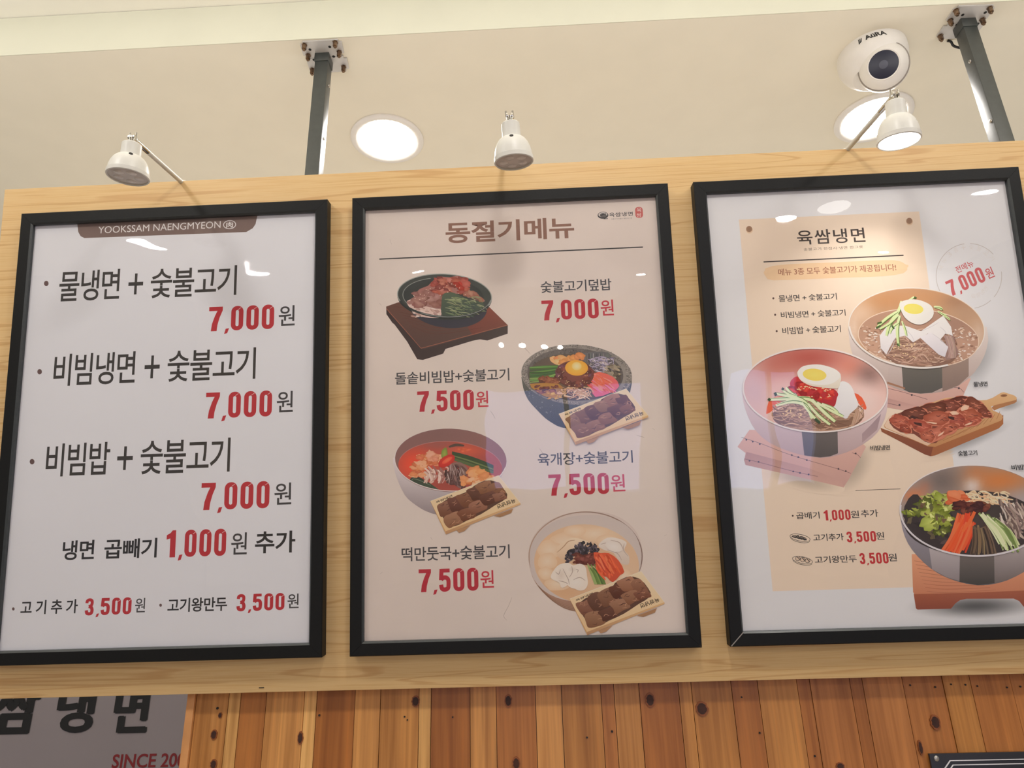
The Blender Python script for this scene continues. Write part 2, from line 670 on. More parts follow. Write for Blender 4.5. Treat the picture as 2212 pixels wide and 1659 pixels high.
def digits(body):
    """heavy condensed poster numerals; height 1; returns list of (points, faces) and total width"""
    x, parts = 0.0, []
    for ch in body:
        if ch == ',':
            parts.append(([(x + 0.06, 0.08), (x + 0.2, 0.1), (x + 0.13, -0.1), (x + 0.0, -0.13)], [(0, 1, 2, 3)]))
            x += 0.27
        elif ch == '0':
            o = rrect(x, 0, x + 0.51, 1, 0.235)
            i = rrect(x + 0.19, 0.17, x + 0.32, 0.83, 0.062)
            n = len(o)
            parts.append((o + i, [(k, (k + 1) % n, n + (k + 1) % n, n + k) for k in range(n)]))
            x += 0.64
        elif ch == '7':
            parts.append(([(x, 1), (x + 0.57, 1), (x + 0.57, 0.84), (x + 0.45, 0.55), (x + 0.37, 0.25), (x + 0.345, 0), (x + 0.1, 0), (x + 0.14, 0.3),
                           (x + 0.25, 0.62), (x + 0.35, 0.83), (x, 0.83)], [tuple(range(11))]))
            x += 0.66
        elif ch == '1':
            parts.append(([(x + 0.16, 0), (x + 0.4, 0), (x + 0.4, 1), (x + 0.25, 1), (x + 0.16, 0.9), (x, 0.82), (x, 0.66), (x + 0.16, 0.7)],
                          [tuple(range(8))]))
            x += 0.52
        elif ch in '53':
            if ch == '5':
                segs = [[(0.5, 0.915), (0.1, 0.915)], [(0.13, 0.99), (0.1, 0.5)],
                        smooth_path([(0.1, 0.52), (0.2, 0.6), (0.34, 0.6), (0.43, 0.5), (0.44, 0.3), (0.41, 0.14), (0.27, 0.085), (0.14, 0.13), (0.1, 0.3)], 5)]
                ws = [0.17, 0.19, 0.19]
            else:
                segs = [smooth_path([(0.1, 0.72), (0.13, 0.86), (0.26, 0.915), (0.39, 0.86), (0.41, 0.7), (0.36, 0.57), (0.22, 0.52)], 5),
                        smooth_path([(0.22, 0.52), (0.37, 0.47), (0.43, 0.3), (0.39, 0.13), (0.26, 0.085), (0.13, 0.14), (0.1, 0.3)], 5)]
                ws = [0.18, 0.19]
            for s, w in zip(segs, ws):
                L, R = ribbon([(x + a, b) for a, b in s], w)
                n = len(L)
                parts.append((L + R, [(k, k + 1, n + k + 1, n + k) for k in range(n - 1)]))
            x += 0.66
    width = max(p[0] for pp, _ in parts for p in pp)
    return parts, width


# ------------------------------------------------------------------ printing on the posters
DZ = 1.5e-6
POSTER_OFF = -0.0072
INK_GAIN = 1.3
rnd = random.Random(11)


def jit(c, a):
    d = rnd.uniform(-a, a)
    return tuple(max(0, min(255, v + d + rnd.uniform(-a, a) * 0.3)) for v in c)


class Ink:
    """flat printed shapes on one poster, drawn in photograph coordinates and laid on the poster's plane"""
    def __init__(self, frame, off=POSTER_OFF, z=(0, 0, 1.0), gain=INK_GAIN, base=60):
        self.f, self.off, self.gain, self.layer = frame, off, gain, base
        self.v, self.fc, self.c = [], [], []
        self.zx, self.zy, self.zs = z

    def P(self, p):
        return on_board(self.zx + p[0] / self.zs, self.zy + p[1] / self.zs, self.off)

    def ink(self, c):
        v = [x * self.gain for x in lin(c)]
        k = min(1.0, 0.9 / max(v))
        return tuple(x * k for x in v)

    def raw(self, xs_, faces, cols):
        self.layer += 1
        n = len(self.v)
        y = -(self.off + DZ * self.layer)
        for (x, s) in xs_:
            self.v.append((x - self.f['ox'], y, s - self.f['os']))
        self.fc += [tuple(n + i for i in f) for f in faces]
        if len(cols) == 1:
            cols = cols * len(xs_)
        self.c += cols

    def poly(self, pts, c, smooth=0, c2=None):
        """filled outline; c2 blends in from top to bottom"""
        if smooth:
            pts = smooth_path(pts, abs(smooth), smooth > 0)
        if c2:
            y0, y1 = min(p[1] for p in pts), max(p[1] for p in pts)
            cc = [self.ink(tuple(a + (b - a) * (p[1] - y0) / (y1 - y0 + 1e-6) for a, b in zip(c, c2))) for p in pts]
        else:
            cc = [self.ink(c)]
        self.raw([self.P(p) for p in pts], [tuple(range(len(pts)))], cc)

    def ell(self, cx, cy, rx, ry, c, c2=None, rot=0, n=44, sq=2.0, a0=0, a1=360):
        """ellipse; c2 = colour at the edge; sq>2 squares it off"""
        cr, sr = math.cos(math.radians(rot)), math.sin(math.radians(rot))
        pts = []
        for i in range(n + 1):
            t = math.radians(a0 + (a1 - a0) * i / n)
            ct, st = math.cos(t), math.sin(t)
            k = (abs(ct) ** sq + abs(st) ** sq) ** (-1 / sq)
            x, y = rx * ct * k, ry * st * k
            pts.append((cx + x * cr - y * sr, cy + x * sr + y * cr))
        self.raw([self.P((cx, cy))] + [self.P(p) for p in pts], [(0, i + 1, i + 2) for i in range(n)],
                 [self.ink(c)] + [self.ink(c2 or c)] * (n + 1))

    def ring(self, cx, cy, rx, ry, w, c, rot=0, n=64, c2=None, a0=0, a1=360):
        cr, sr = math.cos(math.radians(rot)), math.sin(math.radians(rot))
        A = []
        for k in (0, 1):
            for i in range(n + 1):
                t = math.radians(a0 + (a1 - a0) * i / n)
                x, y = (rx - w * k) * math.cos(t), (ry - w * k) * math.sin(t)
                A.append((cx + x * cr - y * sr, cy + x * sr + y * cr))
        cc = []
        for k in (0, 1):
            for i in range(n + 1):
                f = 0.5 - 0.5 * math.cos(2 * math.pi * i / n)
                q = c if not c2 else tuple(a + (b - a) * f for a, b in zip(c, c2))
                cc.append(self.ink(q))
        m = n + 1
        self.raw([self.P(p) for p in A], [(i, i + 1, m + i + 1, m + i) for i in range(n)], cc)

    def stroke(self, pts, w, c, k=4, taper=0.0, c2=None):
        pts = smooth_path(pts, k)
        n = len(pts)
        ws = [w * (1 - taper * abs(2 * i / (n - 1) - 1) ** 2) for i in range(n)]
        L, R = ribbon(pts, ws)
        cc = [self.ink(c)]
        if c2:
            h = [self.ink(tuple(a + (b - a) * i / (n - 1) for a, b in zip(c, c2))) for i in range(n)]
            cc = h + h
        self.raw([self.P(p) for p in L + R], [(i, i + 1, n + i + 1, n + i) for i in range(n - 1)], cc)

    def field(self, cx, cy, rx, ry, base, spots, rot=0, nr=14, na=56):
        """ellipse whose printed colour blends smoothly between soft spots (x, y, sx, sy, colour, strength)"""
        cr, sr = math.cos(math.radians(rot)), math.sin(math.radians(rot))
        pts, cols = [], []
        for k in range(nr + 1):
            for i in range(na if k else 1):
                t = 2 * math.pi * i / na
                x, y = rx * k / nr * math.cos(t), ry * k / nr * math.sin(t)
                p = (cx + x * cr - y * sr, cy + x * sr + y * cr)
                c = base
                for (sx_, sy_, wx, wy, sc, st) in spots:
                    w = st * math.exp(-((p[0] - sx_) / wx) ** 2 - ((p[1] - sy_) / wy) ** 2)
                    c = tuple(a + (b - a) * w for a, b in zip(c, sc))
                pts.append(self.P(p))
                cols.append(self.ink(c))
        f = [(0, 1 + i, 1 + (i + 1) % na) for i in range(na)]
        for k in range(1, nr):
            a, b = 1 + (k - 1) * na, 1 + k * na
            f += [(a + i, a + (i + 1) % na, b + (i + 1) % na, b + i) for i in range(na)]
        self.raw(pts, f, cols)

    def soft_shadow(self, cx, cy, rx, ry, bg, dark, rot=0):
        """the blurred shadow printed under a photographed object; bg is the albedo of the paper around it"""
        cr, sr = math.cos(math.radians(rot)), math.sin(math.radians(rot))
        na, nr = 80, 14
        pts, cols = [], []
        for k in range(nr + 1):
            for i in range(na if k else 1):
                t = 2 * math.pi * i / na
                x, y = rx * k / nr * math.cos(t), ry * k / nr * math.sin(t)
                pts.append(self.P((cx + x * cr - y * sr, cy + x * sr + y * cr)))
                b_ = bg(pts[-1]) if callable(bg) else bg
                w = dark * (1 - (k / nr) ** 2) ** 1.5
                cols.append(tuple(v * (1 - w) for v in b_))
        f = [(0, 1 + i, 1 + (i + 1) % na) for i in range(na)]
        for k in range(1, nr):
            a, b = 1 + (k - 1) * na, 1 + k * na
            f += [(a + i, a + (i + 1) % na, b + (i + 1) % na, b + i) for i in range(na)]
        self.raw(pts, f, cols)

    def blob(self, cx, cy, rx, ry, c, jag=0.18, n=14, rot=0, c2=None, smooth=3):
        cr, sr = math.cos(math.radians(rot)), math.sin(math.radians(rot))
        pts = []
        for i in range(n):
            t = 2 * math.pi * i / n
            k = 1 + rnd.uniform(-jag, jag)
            x, y = rx * k * math.cos(t), ry * k * math.sin(t)
            pts.append((cx + x * cr - y * sr, cy + x * sr + y * cr))
        if smooth:
            pts = smooth_path(pts, smooth, True)
        m = len(pts)
        self.raw([self.P((cx, cy))] + [self.P(p) for p in pts], [(0, i + 1, (i + 1) % m + 1) for i in range(m)],
                 [self.ink(c)] + [self.ink(c2 or c)] * m)

    def lumps(self, pts, rx, ry, cols, jag=0.25, a=10, rot=0, edge=22):
        for p in pts:
            c = jit(rnd.choice(cols), a)
            self.blob(p[0], p[1], rx * rnd.uniform(0.7, 1.3), ry * rnd.uniform(0.7, 1.3), c, jag, 11, rot + rnd.uniform(-25, 25),
                      tuple(max(0, v - edge) for v in c))

    def text(self, body, bl, tr, c, bold=0.012, space=1.0, shear=0.0):
        x0, s0 = self.P(bl)
        x1, s1 = self.P(tr)
        pts, fs, _ = text_mesh(body, bold, space, shear)
        self.raw([(x0 + (x1 - x0) * u, s0 + (s1 - s0) * v) for u, v in pts], fs, [self.ink(c)])

    def text_rot(self, body, bl, L, H, ang, c, bold=0.012, space=1.0):
        """string on a slanted line: bl pixel, length and height in pixels, angle in degrees (counter-clockwise)"""
        pts, fs, _ = text_mesh(body, bold, space)
        ca, sa = math.cos(math.radians(ang)), math.sin(math.radians(ang))
        self.raw([self.P((bl[0] + u * L * ca - v * H * sa, bl[1] - u * L * sa - v * H * ca)) for u, v in pts], fs, [self.ink(c)])

    def num(self, body, bl, tr, c):
        x0, s0 = self.P(bl)
        x1, s1 = self.P(tr)
        parts, w = digits(body)
        for pts, fs in parts:
            self.raw([(x0 + (x1 - x0) * u / w, s0 + (s1 - s0) * v) for u, v in pts], fs, [self.ink(c)])

    def num_rot(self, body, bl, L, H, ang, c):
        parts, w = digits(body)
        ca, sa = math.cos(math.radians(ang)), math.sin(math.radians(ang))
        for pts, fs in parts:
            self.raw([self.P((bl[0] + u / w * L * ca - v * H * sa, bl[1] - u / w * L * sa - v * H * ca)) for u, v in pts], fs, [self.ink(c)])

    def done(self, name, label=None):
        o = mesh_obj(name, self.v, self.fc, M['ink'], self.f['poster'], cols=self.c)
        # faces must look towards the room
        me = o.data
        bm = bmesh.new()
        bm.from_mesh(me)
        bm.normal_update()
        flip = [f for f in bm.faces if f.normal.y > 0]
        bmesh.ops.reverse_faces(bm, faces=flip)
        bm.to_mesh(me)
        bm.free()
        if label:
            o['label'] = label
        return o


# ------------------------------------------------------------------ the menu board and its frames
BOFF = -0.0185                        # board front, behind the frames' front plane
bx0, bs1 = on_board(10, 409, BOFF)
_, bs1b = on_board(1200, 351.6, BOFF)
bs1 = (bs1 + bs1b) / 2
bs0 = sum(on_board(x, y, BOFF)[1] for x, y in ((0, 1507), (740, 1492), (1480, 1475), (2212, 1457))) / 4
bx1 = 0.86
BT = 0.018
o = box('menu_board', (bx0, -BOFF, bs0), (bx1, -BOFF + BT, bs1), M['pine'], bevel=0.0012)
o.location = EYE + Vector((0, BD, 0))
o.rotation_euler = (TILT, 0, 0)
tag(o, 'long pale pine board leaning forward, carrying three framed menu posters', 'board')

sx_, ss_ = on_board(565, 1485.5, BOFF)
st = box('staple', (sx_ - 0.0035, -BOFF - 0.0006, ss_ - 0.0005), (sx_ + 0.0035, -BOFF + 0.0002, ss_ + 0.0005), M['hole'], o)
st['label'] = 'small dark staple'
FW, FH, FS = 0.466, 0.64908, 0.0185
FSB = -0.01358


def make_frame(x0, name_label, paper, group='framed menu posters on the pine board'):
    xc = x0 + FW / 2
    root = thing('picture_frame', name_label, 'picture frame', board_pt(xc, FSB, 0), (TILT, 0, 0), group)
    h = FW / 2
    prof = [(0, 0.0183), (0, 0.0012), (0.0012, 0), (FS - 0.0022, 0), (FS, 0.0022), (FS, 0.0056), (FS, 0.0120), (0.012, 0.0183)]
    g = 0.00012
    for side in ('bottom', 'right', 'top', 'left'):
        bm = bmesh.new()
        L = FW if side in ('bottom', 'top') else FH
        ends = []
        for e in (0, 1):
            ring = []
            for (w, d) in prof:
                a = w + g if e == 0 else L - w - g
                if side == 'bottom':
                    p = (-h + a, d, w)
                elif side == 'top':
                    p = (h - a, d, FH - w)
                elif side == 'right':
                    p = (h - w, d, a)
                else:
                    p = (-h + w, d, FH - a)
                ring.append(bm.verts.new(p))
            ends.append(ring)
        n = len(prof)
        for i in range(n):
            f = bm.faces.new((ends[0][i], ends[0][(i + 1) % n], ends[1][(i + 1) % n], ends[1][i]))
            if i in (3, 4, 5):
                f.material_index = 1
        bm.faces.new(ends[0])
        bm.faces.new(ends[1])
        r = bm_obj('rail', bm, M['frame'], root)
        r.data.materials.append(M['frame_edge'])
    e = FS - 0.004
    box('backing_board', (-h + e, 0.0078, e), (h - e, 0.0165, FH - e), M['backing'], root)
    po = box('poster', (-h + e, -POSTER_OFF, e), (h - e, -POSTER_OFF + 0.0004, FH - e), paper, root)
    # clear sheet, gently warped
    bm = bmesh.new()
    nx, nz = 36, 50
    e2 = FS - 0.001
    grid = []
    for j in range(nz + 1):
        row = []
        for i in range(nx + 1):
            x = -h + e2 + (FW - 2 * e2) * i / nx
            z = e2 + (FH - 2 * e2) * j / nz
            ed = min(1, 4 * min(i, nx - i) / nx) * min(1, 4 * min(j, nz - j) / nz)
            y = 0.0045 + ed * 0.0007 * (math.sin(9 * (x + x0) + 3) * math.cos(11 * z) + 0.5 * math.sin(21 * z + 13 * x))
            row.append(bm.verts.new((x, y, z)))
        grid.append(row)
    for j in range(nz):
        for i in range(nx):
            bm.faces.new((grid[j][i], grid[j][i + 1], grid[j + 1][i + 1], grid[j + 1][i]))
    me = bpy.data.meshes.new('cover_sheet')
    bm.normal_update()
    bm.to_mesh(me)
    bm.free()
    me.polygons.foreach_set('use_smooth', [True] * len(me.polygons))
    me.materials.append(M['sheet'])
    sh = bpy.data.objects.new('cover_sheet', me)
    COL.objects.link(sh)
    sh.parent = root
    sh['label'] = 'clear glossy cover sheet'
    return {'root': root, 'poster': po, 'ox': xc, 'os': FSB}


F1 = make_frame(-0.76314, 'black framed white menu poster of large text only, no food pictures',
                plain('white_poster_paper', (237, 236, 241), 0.6, var=0.012, nscale=6))
F2 = make_frame(-0.25995, 'black framed pinkish menu poster with four dishes, middle of the board',
                plain('pinkish_poster_paper', (232, 216, 206), 0.6, var=0.03, nscale=9))
F3 = make_frame(0.24297, 'black framed poster with steel noodle bowls and tan price panel',
                plain('pale_grey_poster_paper', (235, 233, 235), 0.6, var=0.012, nscale=6))
# damaged mitre at one corner of the third frame
cb = bmesh.new()
hx = -FW / 2
add_box(cb, (-0.0006, -0.0004, 0.0015), (0.0006, 0.0006, 0.0255))
bmesh.ops.rotate(cb, verts=cb.verts[:], cent=(0, 0, 0), matrix=Matrix.Rotation(math.radians(45), 3, 'Y'))
bmesh.ops.translate(cb, verts=cb.verts[:], vec=(hx, 0, 0))
o = bm_obj('corner_bracket', cb, M['steel'], F3['root'])
o['label'] = 'silver metal showing in an open corner joint'

K = (62, 58, 58)          # black ink as it reads on paper
KD = (44, 42, 44)
RED = (186, 48, 56)

# ---------------------------------------------------------------- first poster: text only
I = Ink(F1, base=10)
tab = [(166.3, 478.5), (557, 461.5), (552, 484), (546, 493), (532, 501.2), (182.3, 514.3), (174, 510), (169, 501)]
I.poly(tab, (116, 96, 90))
I.text('YOOKSSAM NAENGMYEON', (211.8, 504.5), (476.8, 477.5), (232, 226, 224), 0.0)
I.ell(496, 485.3, 14, 9.6, (232, 226, 224), rot=-4)
I.ell(496, 485.3, 12.2, 8.0, (116, 96, 90), rot=-4)
I.text('肉', (488.5, 492), (503.5, 478.8), (232, 226, 224), 0.02)
I.done('header_tab', 'brown tab with white lettering and a round emblem')
B1 = (56, 52, 50)
B2 = (42, 40, 42)
RD1 = (174, 46, 54)


def nicks(I, bl, tr, qs, c, k=1.0):
    w = tr[0] - bl[0]                     # worn nicks in the numerals
    for q in qs:
        x, y = bl[0] + w * q, tr[1] + 6 * k + (1 - q) * 5
        I.stroke([(x - 3 * k, y + 3 * k), (x + 4 * k, y - 2 * k)], 0.9, c, 1)


for dish, plus, bul, price, won in (
        ((('물냉면', (125.5, 652.1), (261, 580.5)), ('숯불고기', (323.9, 644.8), (512.5, 572.8))), ((276, 636.7), (310.5, 589.9)), (100, 612.3, 5.2),
         ('7,000', (450, 716), (592.8, 657.5)), ((601.5, 704.3), (637.3, 659.1))),
        ((('비빔냉면', (113.7, 834.8), (294.4, 758.5)), ('숯불고기', (360.3, 825.4), (553.4, 750.1))), ((311, 818), (346.3, 767.2)), (85.6, 803, 5.2),
         ('7,000', (443.3, 904.4), (588.2, 843.1)), ((597.2, 891), (633.3, 844.1))),
        ((('비빔밥', (97, 1030.4), (239.5, 954.1)), ('숯불고기', (301.8, 1025.4), (498.5, 945.1))), ((251.6, 1016), (288.4, 963.5)), (69.3, 997.3, 5.4),
         ('7,000', (433.3, 1102.3), (582.8, 1038.8)), ((592.2, 1090.6), (630, 1042.1))),
        ((('냉면', (133.8, 1210.4), (205.1, 1165.9)), ('곱빼기', (224.2, 1207.7), (340.2, 1161.6)), ('추가', (550.4, 1196), (638.3, 1145.8))), None, None,
         ('1,000', (358, 1204.4), (489.5, 1141.8)), ((498.5, 1198.4), (534.3, 1149.8))),
        ((('고 기 추 가', (43.5, 1328.2), (169, 1294)),), None, (28.8, 1315.4, 3), ('3,500', (182.3, 1329.5), (285, 1290)), ((291, 1323.1), (314.5, 1291.4))),
        ((('고기왕만두', (361.3, 1323.1), (491.1, 1289)),), None, (346.9, 1307.4, 3), ('3,500', (510.2, 1320.5), (614.9, 1280.7)), ((620.6, 1314.1), (645.7, 1282)))):
    I = Ink(F1, base=10)
    for s, bl, tr in dish:
        I.text(s, bl, tr, B1 if plus else B2, 0.009 if plus else 0.018, 0.9 if plus else 0.95)
    if plus:
        I.text('+', plus[0], plus[1], B1, 0.0)
    if bul:
        I.ell(bul[0], bul[1], bul[2] * 0.95, bul[2] * 1.1, (96, 74, 72))
    I.num(*price, RD1)
    nicks(I, price[1], price[2], (0.47, 0.71, 0.95) if price[0][2] == '0' else (0.72, 0.95), (222, 190, 190))
    I.text('원', won[0], won[1], (62, 60, 62), 0.008)
    I.done('menu_item')

# ---------------------------------------------------------------- second poster
I = Ink(F2, base=10)
BR = (132, 98, 84)
I.text('동절기메뉴', (962.9, 526.3), (1238.9, 468.1), BR, 0.024, 0.97)
I.stroke([(819.3, 559.8), (1388.8, 533.7)], 2.6, (54, 52, 52), 1)
I.done('menu_title', 'brown heading over a thin dark rule')
G2 = (64, 62, 66)
for dish, price, won in ((('숯불고기덮밥', (1168.4, 633.2), (1320, 601.4)), ('7,000', (1170.9, 692.4), (1291.8, 644.5)), ((1298.2, 682.2), (1324.6, 646.9))),
                         (('돌솥비빔밥+숯불고기', (853.5, 831.3), (1099.7, 795)), ('7,500', (901.5, 889.9), (1023.1, 841.2)), ((1028.4, 879.7), (1054.5, 844))),
                         (('육개장+숯불고기', (1162.1, 1006.5), (1365.9, 972.3)), ('7,500', (1186, 1071), (1314, 1020.9)), ((1320, 1062.2), (1349, 1024.1))),
                         (('떡만둣국+숯불고기', (867.6, 1213.1), (1100.4, 1175.7)), ('7,500', (904.7, 1279.4), (1032.7, 1226.2)), ((1038, 1270.2), (1066.2, 1231.5)))):
    I = Ink(F2, base=10)
    I.text(*dish, G2, 0.012, 0.95)
    I.num(*price, (170, 40, 56))
    nicks(I, price[1], price[2], (0.72, 0.95), (218, 180, 180), 0.8)
    I.text('원', won[0], won[1], (182, 52, 66), 0.012)
    I.done('menu_item')
I = Ink(F2, base=10)
# small bowl logo, name and seal
I.ell(1302.5, 465.0, 11.6, 7.6, (58, 56, 58), rot=-2)
I.ell(1302.3, 463.8, 9.6, 5.4, (196, 186, 180), rot=-2)
I.blob(1303, 465, 7.6, 4.3, (92, 88, 88), 0.2, 12)
I.stroke([(1297, 466), (1303, 463), (1309, 461.5)], 1.6, (44, 42, 44))
I.stroke([(1304, 473), (1313, 472)], 1.4, (70, 66, 66), 1)
I.text('육쌈냉면', (1316.1, 468.7), (1366.6, 457.2), (58, 56, 60), 0.012, 1.05)
I.text('숯불고기 한접시·냉면 한그릇', (1320.6, 474.4), (1365, 469.9), (96, 86, 88), 0.0, 1.1)
x0, s0 = I.P((1373, 471.2))
x1, s1 = I.P((1387.8, 446.6))
a = (s1 - s0) / (x1 - x0)
pts = [(x0 + (x1 - x0) * u, s0 + (x1 - x0) * v) for u, v in rrect(0, 0, 1, a, 0.42)]
I.raw(pts, [tuple(range(len(pts)))], [I.ink((184, 92, 88))])
I.text('육', (1375.6, 458.6), (1385.4, 448.6), (226, 200, 194), 0.0)
I.text('쌈', (1375.3, 469.2), (1385.2, 459.8), (226, 200, 194), 0.0)
I.done('logo', 'small black bowl logo with a red seal')
# dirt and scuffs on the paper
I = Ink(F2, base=2)
for p in (((1165, 968), (1176, 985), (1183, 1000)), ((1095, 1340), (1088, 1330), (1098, 1310), (1106, 1290)), ((1375, 940), (1385, 943), (1392, 945)),
          ((820, 655), (824, 660)), ((1434, 1158), (1440, 1155)), ((821, 1240), (826, 1236)), ((1122, 738), (1132, 750), (1146, 765)),
          ((842, 517), (846, 528)), ((1409, 925), (1415, 929)), ((1059, 887), (1066, 897), (1070, 905)), ((930, 1160), (934, 1166))):
    I.stroke(list(p), 0.8, (156, 140, 130), 3, 0.5)
I.done('paper_scuffs')['kind'] = 'stuff'


def tray(I, TL, TR, R, Bm, th):
    """pale wooden tray of grilled meat strips: four corners of its top and the depth of its front edge, in pixels"""
    def q(u, v):
        return tuple(TL[k] * (1 - u) * (1 - v) + TR[k] * u * (1 - v) + R[k] * u * v + Bm[k] * (1 - u) * v for k in (0, 1))

    def dn(p, k):
        return (p[0] + 0.1 * k, p[1] + k)
    I.poly([dn(q(0.14, 1), th * 0.9), dn(q(0.17, 1), th * 2.0), dn(q(0.24, 1), th * 2.1), dn(q(0.33, 1), th * 1.0)], (170, 128, 92))
    I.poly([dn(q(0.64, 1), th * 0.9), dn(q(0.72, 1), th * 2.0), dn(q(0.87, 1), th * 2.0), dn(q(0.9, 1), th * 0.9)], (160, 118, 82))
    I.poly([TL, dn(TL, 3), dn(Bm, th), Bm], (196, 150, 100))
    I.poly([Bm, dn(Bm, th), dn(R, th * 0.55), R], (206, 166, 120), c2=(176, 132, 94))
    I.poly([TL, TR, R, Bm], (224, 204, 172), c2=(212, 178, 132))
    I.stroke([TL, TR, R], 0.8 * I.zs, (236, 226, 206), 1)
    # writing burnt into two edges
    for (u0, v0, u1, v1) in ((0.72, 0.93, 0.96, 0.94),):
        a, b = q(u0, v0), q(u1, v1)
        ang = math.degrees(math.atan2(-(b[1] - a[1]), b[0] - a[0]))
        L = math.hypot(b[0] - a[0], b[1] - a[1])
        pts, fs, _ = text_mesh('육쌈냉면', 0.02, 1.0, 0.0)
        ca, sa = math.cos(math.radians(ang)), math.sin(math.radians(ang))
        H = L * 0.22
        I.raw([I.P((a[0] + (1 - u) * L * ca - (1 - v) * H * sa, a[1] - (1 - u) * L * sa - (1 - v) * H * ca)) for u, v in pts], fs, [I.ink((58, 44, 34))])
    a, b = q(0.06, 0.13), q(0.3, 0.11)
    ang = math.degrees(math.atan2(-(b[1] - a[1]), b[0] - a[0]))
    I.text_rot('육쌈냉면', a, math.hypot(b[0] - a[0], b[1] - a[1]), 4.6 * I.zs, ang, (58, 44, 34), 0.02)
    # meat: dark bed, then overlapping strips
    bed = [(0.08, 0.2), (0.3, 0.13), (0.55, 0.12), (0.62, 0.04), (0.8, 0.0), (0.92, 0.16), (0.94, 0.5), (0.9, 0.72), (0.72, 0.8), (0.5, 0.9), (0.3, 0.93),
           (0.1, 0.95), (0.05, 0.6)]
    I.poly([q(*p) for p in bed], (86, 56, 44), 2)
    cols = [(138, 94, 74), (126, 82, 64), (148, 104, 82), (112, 72, 58), (156, 112, 88)]
    for (u, v, du, dv, r) in ((0.14, 0.38, 0.1, 0.2, 0), (0.3, 0.34, 0.1, 0.22, 4), (0.45, 0.33, 0.11, 0.2, -6), (0.6, 0.26, 0.1, 0.18, 8), (0.75, 0.2, 0.1, 0.17, 0),
                              (0.86, 0.38, 0.075, 0.2, 10), (0.15, 0.75, 0.1, 0.19, 0), (0.34, 0.76, 0.1, 0.16, -5), (0.52, 0.66, 0.1, 0.16, 6), (0.7, 0.55, 0.1, 0.17, -4),
                              (0.83, 0.6, 0.08, 0.13, 6)):
        c = jit(rnd.choice(cols), 8)
        pts = []
        for (a, b) in ((-1, -1), (0, -1.1), (1, -1), (1.1, 0), (1, 1), (0, 1.08), (-1, 1), (-1.08, 0)):
            pts.append(q(u + du * a * rnd.uniform(0.8, 1.1), v + dv * b * rnd.uniform(0.8, 1.1)))
        I.poly(pts, c, 3, tuple(max(0, x - 34) for x in c))
        for _ in range(5):
            a, b = rnd.uniform(-0.8, 0.5), rnd.uniform(-0.8, 0.7)
            I.stroke([q(u + du * a, v + dv * b), q(u + du * (a + 0.35), v + dv * (b + rnd.uniform(-.4, .4))), q(u + du * (a + 0.6), v + dv * (b + rnd.uniform(-.3, .3)))],
                     rnd.uniform(0.7, 1.7) * I.zs, jit(rnd.choice([(94, 58, 46), (176, 130, 100), (78, 46, 38), (164, 116, 90)]), 8), 3, 0.7)


# sizzling plate with charcoal meat, rice and greens on a dark wooden stand
I = Ink(F2, z=(820, 570, 7.373))
I.poly([(105, 680), (280, 618), (700, 520), (1750, 690), (2042, 975), (2040, 1112), (1715, 1222), (1600, 1202), (1480, 1225), (1050, 1355), (1012, 1430), (690, 1530), (600, 1520),
        (440, 1240), (235, 962), (205, 940), (108, 800)], (58, 44, 44))
I.poly([(105, 680), (280, 618), (700, 520), (1750, 690), (2042, 975), (700, 1360), (660, 1340), (110, 715)], (100, 66, 56), c2=(80, 58, 54))
I.poly([(1400, 1010), (1750, 690), (2042, 975), (1480, 1138)], (126, 64, 52), 0, (104, 54, 46))
for k in range(8):
    y = 640 + k * 45
    I.stroke([(240 + k * 40, y + 40), (900, y + 120 + k * 6), (1500 + k * 20, y + 60)], 5, jit((92, 48, 40), 8), 4)
I.stroke([(110, 715), (660, 1345), (2042, 975)], 10, (150, 90, 70), 1)
I.ell(1090, 690, 620, 330, (44, 44, 52), (52, 50, 62), 5)
I.ell(1035, 530, 755, 360, (60, 64, 62), (46, 50, 50), 3)
I.ell(1035, 510, 755, 352, (72, 78, 74), (58, 62, 60), 3)
I.ring(1035, 510, 757, 354, 14, (150, 152, 146), 3)
I.ring(1020, 520, 655, 300, 10, (134, 136, 130), 3, a0=20, a1=250)
I.ell(1020, 522, 640, 290, (66, 68, 64), (50, 54, 54), 3)
I.poly([(440, 590), (640, 560), (960, 700), (970, 840), (900, 862), (720, 850), (560, 790), (480, 700)], (206, 178, 168), 3)
I.lumps([(rnd.uniform(520, 940), rnd.uniform(690, 840)) for _ in range(46)], 34, 13, [(214, 190, 180), (190, 156, 146), (226, 206, 196), (178, 142, 132)], 0.2, 6, 20)
I.poly([(430, 600), (540, 580), (560, 500), (640, 400), (770, 350), (880, 240), (1000, 205), (1120, 215), (1240, 190), (1330, 240), (1400, 330), (1450, 440), (1600, 520),
        (1665, 570), (1650, 605), (1400, 535), (1340, 480), (1000, 490), (985, 600), (975, 720), (800, 690), (560, 640), (470, 650)], (158, 100, 92), 2, (150, 112, 106))
I.lumps([(rnd.uniform(560, 960), rnd.uniform(430, 680)) for _ in range(30)], 70, 40, [(166, 122, 114), (150, 104, 98), (174, 134, 124), (138, 92, 86)], 0.3, 8, 10)
I.lumps([(rnd.uniform(860, 1390), rnd.uniform(240, 460)) for _ in range(44)], 62, 38, [(160, 84, 74), (142, 72, 64), (178, 96, 82), (128, 66, 60), (186, 120, 106)], 0.3, 10, 10)
I.lumps([(1400, 480), (1480, 520), (1560, 530), (1610, 570), (1520, 470), (1450, 470)], 60, 34, [(178, 128, 108), (160, 106, 90)], 0.25, 8, 30)
I.lumps([(1270, 340), (1300, 380), (1230, 320)], 60, 40, [(190, 70, 58), (170, 60, 50)], 0.25, 6, 40)
